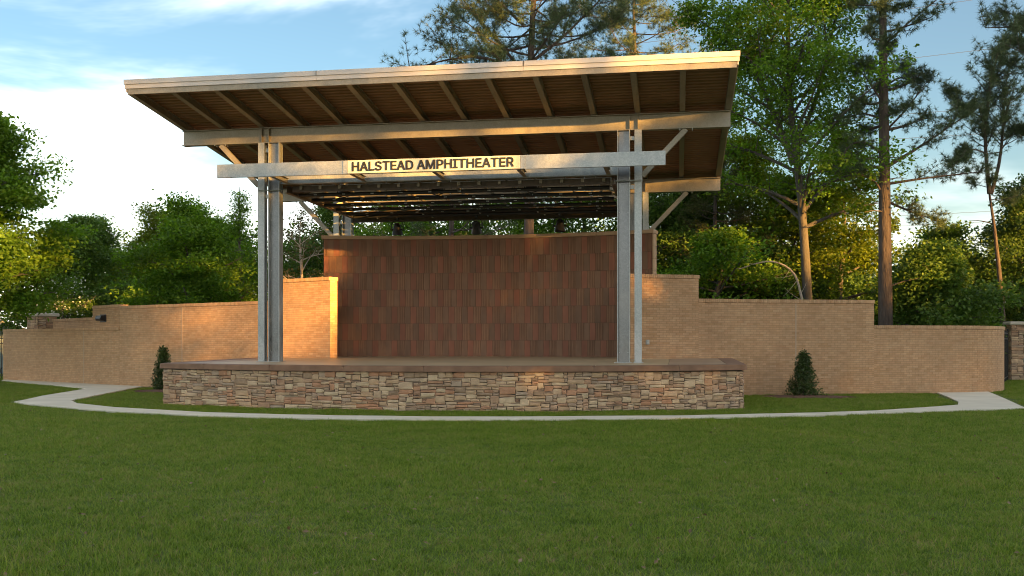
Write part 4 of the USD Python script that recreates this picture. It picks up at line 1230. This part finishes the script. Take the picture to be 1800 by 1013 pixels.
tree_thing('pine_tree', 'slim leaning pine that forks into two stems at the right', w, c, 'bark_pine', 'needle', (20.5, 20.9, 0))
LB5 = [(lp((0, 0, 12.8), (-1.5, -0.2, 13.6), (-3.0, -0.4, 13.5)), 0.06, 16), (lp((0, 0, 11.8), (-1.0, -0.2, 12.6), (-1.8, -0.3, 12.9)), 0.05, 12)]
w, c = pine(R_(162), straight(19.0, (0, 0), 0.1, 62), 0.24, 11.5, 3.0, n_limb=30, per=12, k=22, limbs=LB5, dead=3, L=0.26)
tree_thing('pine_tree', 'pine at the right edge reaching its branches into the upper right corner', w, c, 'bark_pine', 'needle', (20.6, 14.8, 0))
w, c = pine(R_(163), straight(12.0, (0.1, 0), 0.1, 63), 0.16, 3.5, 2.4, n_limb=40, per=6, k=18, dead=2, L=0.22)
tree_thing('pine_tree', 'dark young pine behind the right columns, under the canopy corner', w, c, 'bark_pine', 'needle_warm', (7.9, 22.0, 0))
# bent pale sapling
t = thing('bent_sapling', 'pale bare sapling bent over in an arch behind the right wall', 'tree', None, (11.5, 16.2, 0))
arch = trunk_curve(lp((0.1, 0, -0.1), (-0.1, 0, 2.6), (-0.55, -0.1, 4.45), (-1.1, -0.2, 4.85), (-1.7, -0.3, 4.98), (-2.3, -0.4, 4.8), (-2.9, -0.4, 4.6)), 26)
part(t, 'stem', tube(arch, np.linspace(0.085, 0.02, 26), 8), M['bark_pale'], smooth=60)
r = R_(164)
for i in range(9):
    k = int(r.integers(12, 25))
    d = unit(r.normal(size=3) + np.array([-0.6, 0, -0.1]))
    part(t, 'twig', tube(curve(arch[k], arch[k] + d * r.uniform(0.4, 0.9), [0, 0, -0.05], 5), np.linspace(0.014, 0.004, 5), 4), M['bark_pale'])

# --- woods far behind: one mass nobody could count
r = R_(170)
cs = []
for i in range(230):
    a = r.uniform(-46, 40)
    yb = 44 + r.uniform(-3, 9) + 0.06 * abs(a)
    hh = r.uniform(8.6, 12.0) if a < 8 else r.uniform(8.0, 10.3)
    n_ = 46
    d = r.normal(size=(n_, 3))
    d /= np.linalg.norm(d, axis=1, keepdims=True)
    q = d * r.uniform(0.55, 1.0, (n_, 1)) * np.array([2.1, 1.6, hh * 0.48]) + np.array([a, yb, hh * 0.5])
    q = np.repeat(q, 24, 0) + np.clip(r.normal(size=(n_ * 24, 3)), -1.6, 1.6) * np.array([0.5, 0.5, 0.32])
    cs.append(q[q[:, 2] > 0.1])
data(part(None, 'distant_woods', leaves(r, np.vstack(cs), 0.28, 0.19), M['leaf_mid'], kind='stuff'), 'far-off green woods closing the view behind all the trees', 'woods')

# --- two clipped young hollies and their mulch


def holly(x, y, h, r0, seed, label):
    r = R_(seed)
    t = thing('holly_shrub', label, 'shrub', None, (x, y, 0.03))
    wood = [tube([(0, 0, -0.05), (0.02, 0, h * 0.5), (0, 0.01, h * 0.96)], [0.025, 0.018, 0.006], 6)]
    P = []
    for i in range(130):
        z = h * (-0.02 + 0.98 * (i / 130) ** 1.2)
        rr = r0 * (1 - 0.88 * max(0, z / h) ** 0.8) * r.uniform(0.6, 1.2)
        a = i * 2.39996
        q = np.array([math.cos(a) * rr, math.sin(a) * rr, z + 0.08])
        wood.append(tube([(0, 0, z - 0.05), q * np.array([0.6, 0.6, 1.0]), q], [0.007, 0.005, 0.003], 4))
        n = 26
        P.append(q + r.normal(size=(n, 3)) * np.array([0.055, 0.055, 0.05]))
        P.append(q * np.array([0.55, 0.55, 1]) + r.normal(size=(10, 3)) * 0.07)
    P.append(np.array([0, 0, h]) + r.normal(size=(40, 3)) * np.array([0.03, 0.03, 0.06]))
    part(t, 'stem', join(wood), M['bark_grey'])
    part(t, 'foliage', leaves(r, np.vstack(P), 0.066, 0.040, up=0.2), M['holly'])


holly(9.86, 4.45, 1.22, 0.47, 41, 'cone-shaped dark green young shrub in front of the right brick wall')
holly(-10.75, 4.75, 1.36, 0.36, 42, 'slim dark green young shrub at the left corner of the stage')
chip_proto = (np.array([[-0.045, -0.009, 0], [0.045, -0.011, 0.004], [0.05, 0.009, 0.002], [-0.04, 0.012, 0.006], [0, 0, 0.013]]), np.array([[0, 1, 4], [1, 2, 4], [2, 3, 4], [3, 0, 4]]))
for (x, y, a, b, sd, lab) in ((9.95, 4.15, 1.45, 0.78, 51, 'brown mulch bed under the right shrub'), (-10.3, 4.35, 1.35, 0.95, 52, 'brown mulch bed under the left shrub')):
    r = R_(sd)
    th = np.linspace(0, 2 * np.pi, 40, endpoint=False)
    rad = 1 + 0.12 * (meshkit.noise(np.column_stack([np.cos(th) * 2 + sd, np.sin(th) * 2, th * 0])) - 0.5)
    rings = [np.column_stack([x + a * k * rad * np.cos(th), y + b * k * rad * np.sin(th), np.full(40, z)]) for k, z in ((1.0, -0.01), (0.85, 0.03), (0.5, 0.055))]
    v = np.vstack(rings + [[[x, y, 0.065]]])
    f = []
    for q in range(2):
        for i in range(40):
            j = (i + 1) % 40
            f += [[q * 40 + i, q * 40 + j, (q + 1) * 40 + j], [q * 40 + i, (q + 1) * 40 + j, (q + 1) * 40 + i]]
    f += [[80 + i, 80 + (i + 1) % 40, 120] for i in range(40)]
    chips = []
    for i in range(900):
        k, ang = math.sqrt(r.random()), r.uniform(0, 2 * np.pi)
        zc = 0.012 + 0.06 * (1 - k)
        cc, ss = math.cos(q := r.uniform(0, 6.28)), math.sin(q)
        vv = chip_proto[0] * r.uniform(0.6, 1.3)
        vv = np.column_stack([vv[:, 0] * cc - vv[:, 1] * ss, vv[:, 0] * ss + vv[:, 1] * cc, vv[:, 2] + vv[:, 0] * r.uniform(-0.4, 0.4)])
        chips.append((vv + [x + a * k * math.cos(ang), y + b * k * math.sin(ang), zc], chip_proto[1]))
    data(part(None, 'mulch', join([(v, np.array(f))] + chips), M['mulch'], kind='stuff'), lab, 'mulch')

# ------------------------------------------------------------------ overhead wires behind the right pines
for i, (z0, z1, y) in enumerate([(20.2, 23.1, 33), (17.7, 20.2, 33), (15.4, 17.0, 33), (14.4, 15.6, 33), (10.3, 11.4, 36), (9.8, 10.8, 36)]):
    pts = np.array([[-5 + 60 * t, y + 6 * t, z0 - 1.5 + (z1 - z0) * 2.6 * t - 0.0 - 2.2 * t * (1 - t)] for t in np.linspace(0, 1, 30)])
    data(part(None, 'power_line', tube(pts, 0.011, 5), M['wire']), ['topmost', 'second from top', 'third from top', 'fourth from top', 'fifth from top', 'lowest'][i] + ' of the thin wires crossing the sky between the right pines', 'wire')

# ------------------------------------------------------------------ trees beyond the right edge of the lawn, whose shade lies on it
S2 = np.array([SUN[0], SUN[1]]) / np.hypot(SUN[0], SUN[1])
P2 = np.array([-S2[1], S2[0]])
w, c = broadleaf(R_(180), straight(11.0, (0.2, 0), 0.2, 80), 0.24, 1.2, 3.3, n_limb=34, per=7, clump=30, leaf=0.20, sig=0.5, up=0.3, shape=0.7)
proto = None
r = R_(181)
w9, c9 = broadleaf(R_(182), straight(27.0, (0.2, 0), 0.2, 82), 0.34, 16.8, 4.6, n_limb=46, per=7, clump=26, leaf=0.3, sig=0.6, up=0.15, shape=0.35)
ROW = []
for i in range(40):
    pp = -34 + i * 2.15 + r.uniform(-0.5, 0.5)
    ROW.append((pp, 58 + (i % 3) * 2.6 + r.uniform(-1, 1), 0.79 if -2.2 < pp < 1.9 else r.uniform(1.28, 1.36) if pp < 17.5 else r.uniform(0.98, 1.15)))
TALL = [(-12 + i * 3.3 + r.uniform(-1, 1), 76 + (i % 2) * 3.5 + r.uniform(-1.5, 1.5), r.uniform(0.97, 1.06)) for i in range(14)]
for kind, rows, wood_, crown_, lm, lab in (('shade_tree', ROW, w, c, 'leaf_mid', 'leafy tree in the row beyond the lawn, outside the right of the view'),
                                           ('tall_tree', TALL, w9, c9, 'leaf_dark', 'tall high-crowned tree beyond the lawn, outside the right of the view')):
    proto = None
    for pp, dd, sc in rows:
        pos = S2 * dd + P2 * pp
        grp = 'leafy trees beyond the lawn' if kind == 'shade_tree' else 'tall trees beyond the lawn'
        if proto is None:
            proto = thing(kind, lab, 'tree', grp, (pos[0], pos[1], 0), 0, (sc, sc, sc))
            part(proto, 'trunk', wood_, M['bark_grey'], smooth=60)
            part(proto, 'crown', crown_, M[lm])
        else:
            t = UsdGeom.Xform.Define(stage, free('/World', kind))
            t.GetPrim().GetReferences().AddInternalReference(proto.GetPath())
            t.GetPrim().SetInstanceable(True)
            t.ClearXformOpOrder()
            t.AddTransformOp().Set(Gf.Matrix4d().SetScale(sc) * Gf.Matrix4d().SetRotate(Gf.Rotation(Gf.Vec3d(0, 0, 1), float(r.uniform(0, 360)))) * Gf.Matrix4d().SetTranslate(Gf.Vec3d(pos[0], pos[1], 0)))
            data(t.GetPrim(), lab, 'tree', grp)

# ------------------------------------------------------------------ grass
rng = np.random.default_rng(77)
gi = UsdGeom.PointInstancer.Define(stage, '/World/grass')
data(gi.GetPrim(), 'short green lawn grass with yellowish and brown patches', 'grass', kind='stuff')
UsdGeom.Scope.Define(stage, '/World/grass/blades')
PS = 0.7
protos = []
for q in range(5):
    n = 850
    xy = rng.uniform(-PS / 2 * 1.1, PS / 2 * 1.1, (n, 2))
    h = rng.gamma(6.0, 0.0042, n) + 0.010
    cl = rng.uniform(-PS / 2, PS / 2, (10, 2))
    near = np.min(np.linalg.norm(xy[:, None] - cl[None], axis=2), axis=1)
    h *= np.where(near < 0.07, 1.6, 1.0)
    wv = rng.uniform(0.004, 0.0075, n)
    a = rng.uniform(0, 2 * np.pi, n)
    ln = rng.uniform(0.3, 1.7, n) * h
    d = np.column_stack([np.cos(a), np.sin(a)])
    s = np.column_stack([-d[:, 1], d[:, 0]])
    z0 = np.full((n, 1), -0.004)
    b0 = np.column_stack([xy - s * wv[:, None] / 2, z0])
    b1 = np.column_stack([xy + s * wv[:, None] / 2, z0])
    m0 = np.column_stack([xy + d * (ln * 0.3)[:, None] - s * wv[:, None] * 0.38, h * 0.6])
    m1 = np.column_stack([xy + d * (ln * 0.3)[:, None] + s * wv[:, None] * 0.38, h * 0.6])
    tp = np.column_stack([xy + d * ln[:, None], h])
    v = np.stack([b0, b1, m1, m0, tp], 1).reshape(-1, 3)
    i = np.arange(n)[:, None] * 5
    f = np.vstack([i + [0, 1, 2], i + [0, 2, 3], i + [3, 2, 4]])
    m = usdkit.mesh(stage, f'/World/grass/blades/tuft_{q:03d}' if q else '/World/grass/blades/tuft', (v, f), M['grass'])
    UsdGeom.PrimvarsAPI(m).CreatePrimvar('rnd', Sdf.ValueTypeNames.FloatArray, 'vertex').Set(Vt.FloatArray.FromNumpy(np.repeat(rng.random(len(v) // 5), 5).astype(np.float32)))
    protos.append(m.GetPath())
gi.CreatePrototypesRel().SetTargets(protos)
block = path_poly.buffer(0.18).union(Polygon(np.vstack([front_arc, [(7.74, 5.2), (-7.08, 5.2)]])).buffer(0.10))
ll, rl = left_line.p, right_line.p
behind = Polygon(np.vstack([ll[::-1], rl, [(17.6, 60), (-22.4, 60)]])).buffer(0.12)
block = shapely.union_all([block, behind, affinity.scale(Point(9.95, 4.15).buffer(1), 1.42, 0.72), affinity.scale(Point(-10.3, 4.35).buffer(1), 1.3, 0.88)])
shapely.prepare(block)
PX = []
th = math.radians(9.45)
for gx in np.arange(-32, 32, 0.44):
    for gy in np.arange(-22.5, 24, 0.44):
        X = (gx - 6.165) * math.cos(th) + (gy + 26) * math.sin(th)
        Z = -(gx - 6.165) * math.sin(th) + (gy + 26) * math.cos(th)
        if Z < 5.8 or abs(X) > 0.55 * Z + 1.5:
            continue
        x, y = gx + rng.uniform(-0.15, 0.15), gy + rng.uniform(-0.15, 0.15)
        dense = block.distance(Point(x, y))
        if dense <= 0.0:
            continue
        if dense < 0.28:            # edge: small patches so that blades end at the kerb
            for _ in range(2):
                xx, yy = x + rng.uniform(-0.22, 0.22), y + rng.uniform(-0.22, 0.22)
                dd = block.distance(Point(xx, yy))
                if dd > 0.02:
                    PX.append((xx, yy, min(1.0, max(0.28, dd / 0.36 + 0.12))))
        else:
            PX.append((x, y, 1.0))
PX = np.array(PX)
n = len(PX)
gi.CreatePositionsAttr(Vt.Vec3fArray.FromNumpy(np.column_stack([PX[:, :2], np.zeros(n)]).astype(np.float32)))
gi.CreateProtoIndicesAttr(Vt.IntArray.FromNumpy(rng.integers(0, 5, n).astype(np.int32)))
nz = meshkit.fbm(np.column_stack([PX[:, :2] * 0.5, np.zeros(n)]), 3, 5)
hz = (0.42 + 0.75 * nz) * rng.uniform(0.85, 1.15, n)
gi.CreateScalesAttr(Vt.Vec3fArray.FromNumpy(np.column_stack([PX[:, 2], PX[:, 2], hz]).astype(np.float32)))
an = rng.uniform(0, 2 * np.pi, n)
gi.CreateOrientationsAttr(Vt.QuathArray([Gf.Quath(float(math.cos(q / 2)), 0.0, 0.0, float(math.sin(q / 2))) for q in an]))

rl_ = np.random.default_rng(91)
fl = []
while len(fl) < 420:
    Z = rl_.uniform(6.2, 24.0)
    X = rl_.uniform(-0.56, 0.56) * Z
    x, y = 6.165 + X * math.cos(th) - Z * math.sin(th), -26 + X * math.sin(th) + Z * math.cos(th)
    if block.distance(Point(x, y)) > 0.1:
        fl.append((x, y, 0.035))
lv = leaves(rl_, np.array(fl), 0.055, 0.032, up=1.5)
data(part(None, 'fallen_leaves', lv, M['leaf_litter'], kind='stuff'), 'small dry brown leaves scattered over the lawn', 'fallen leaves')
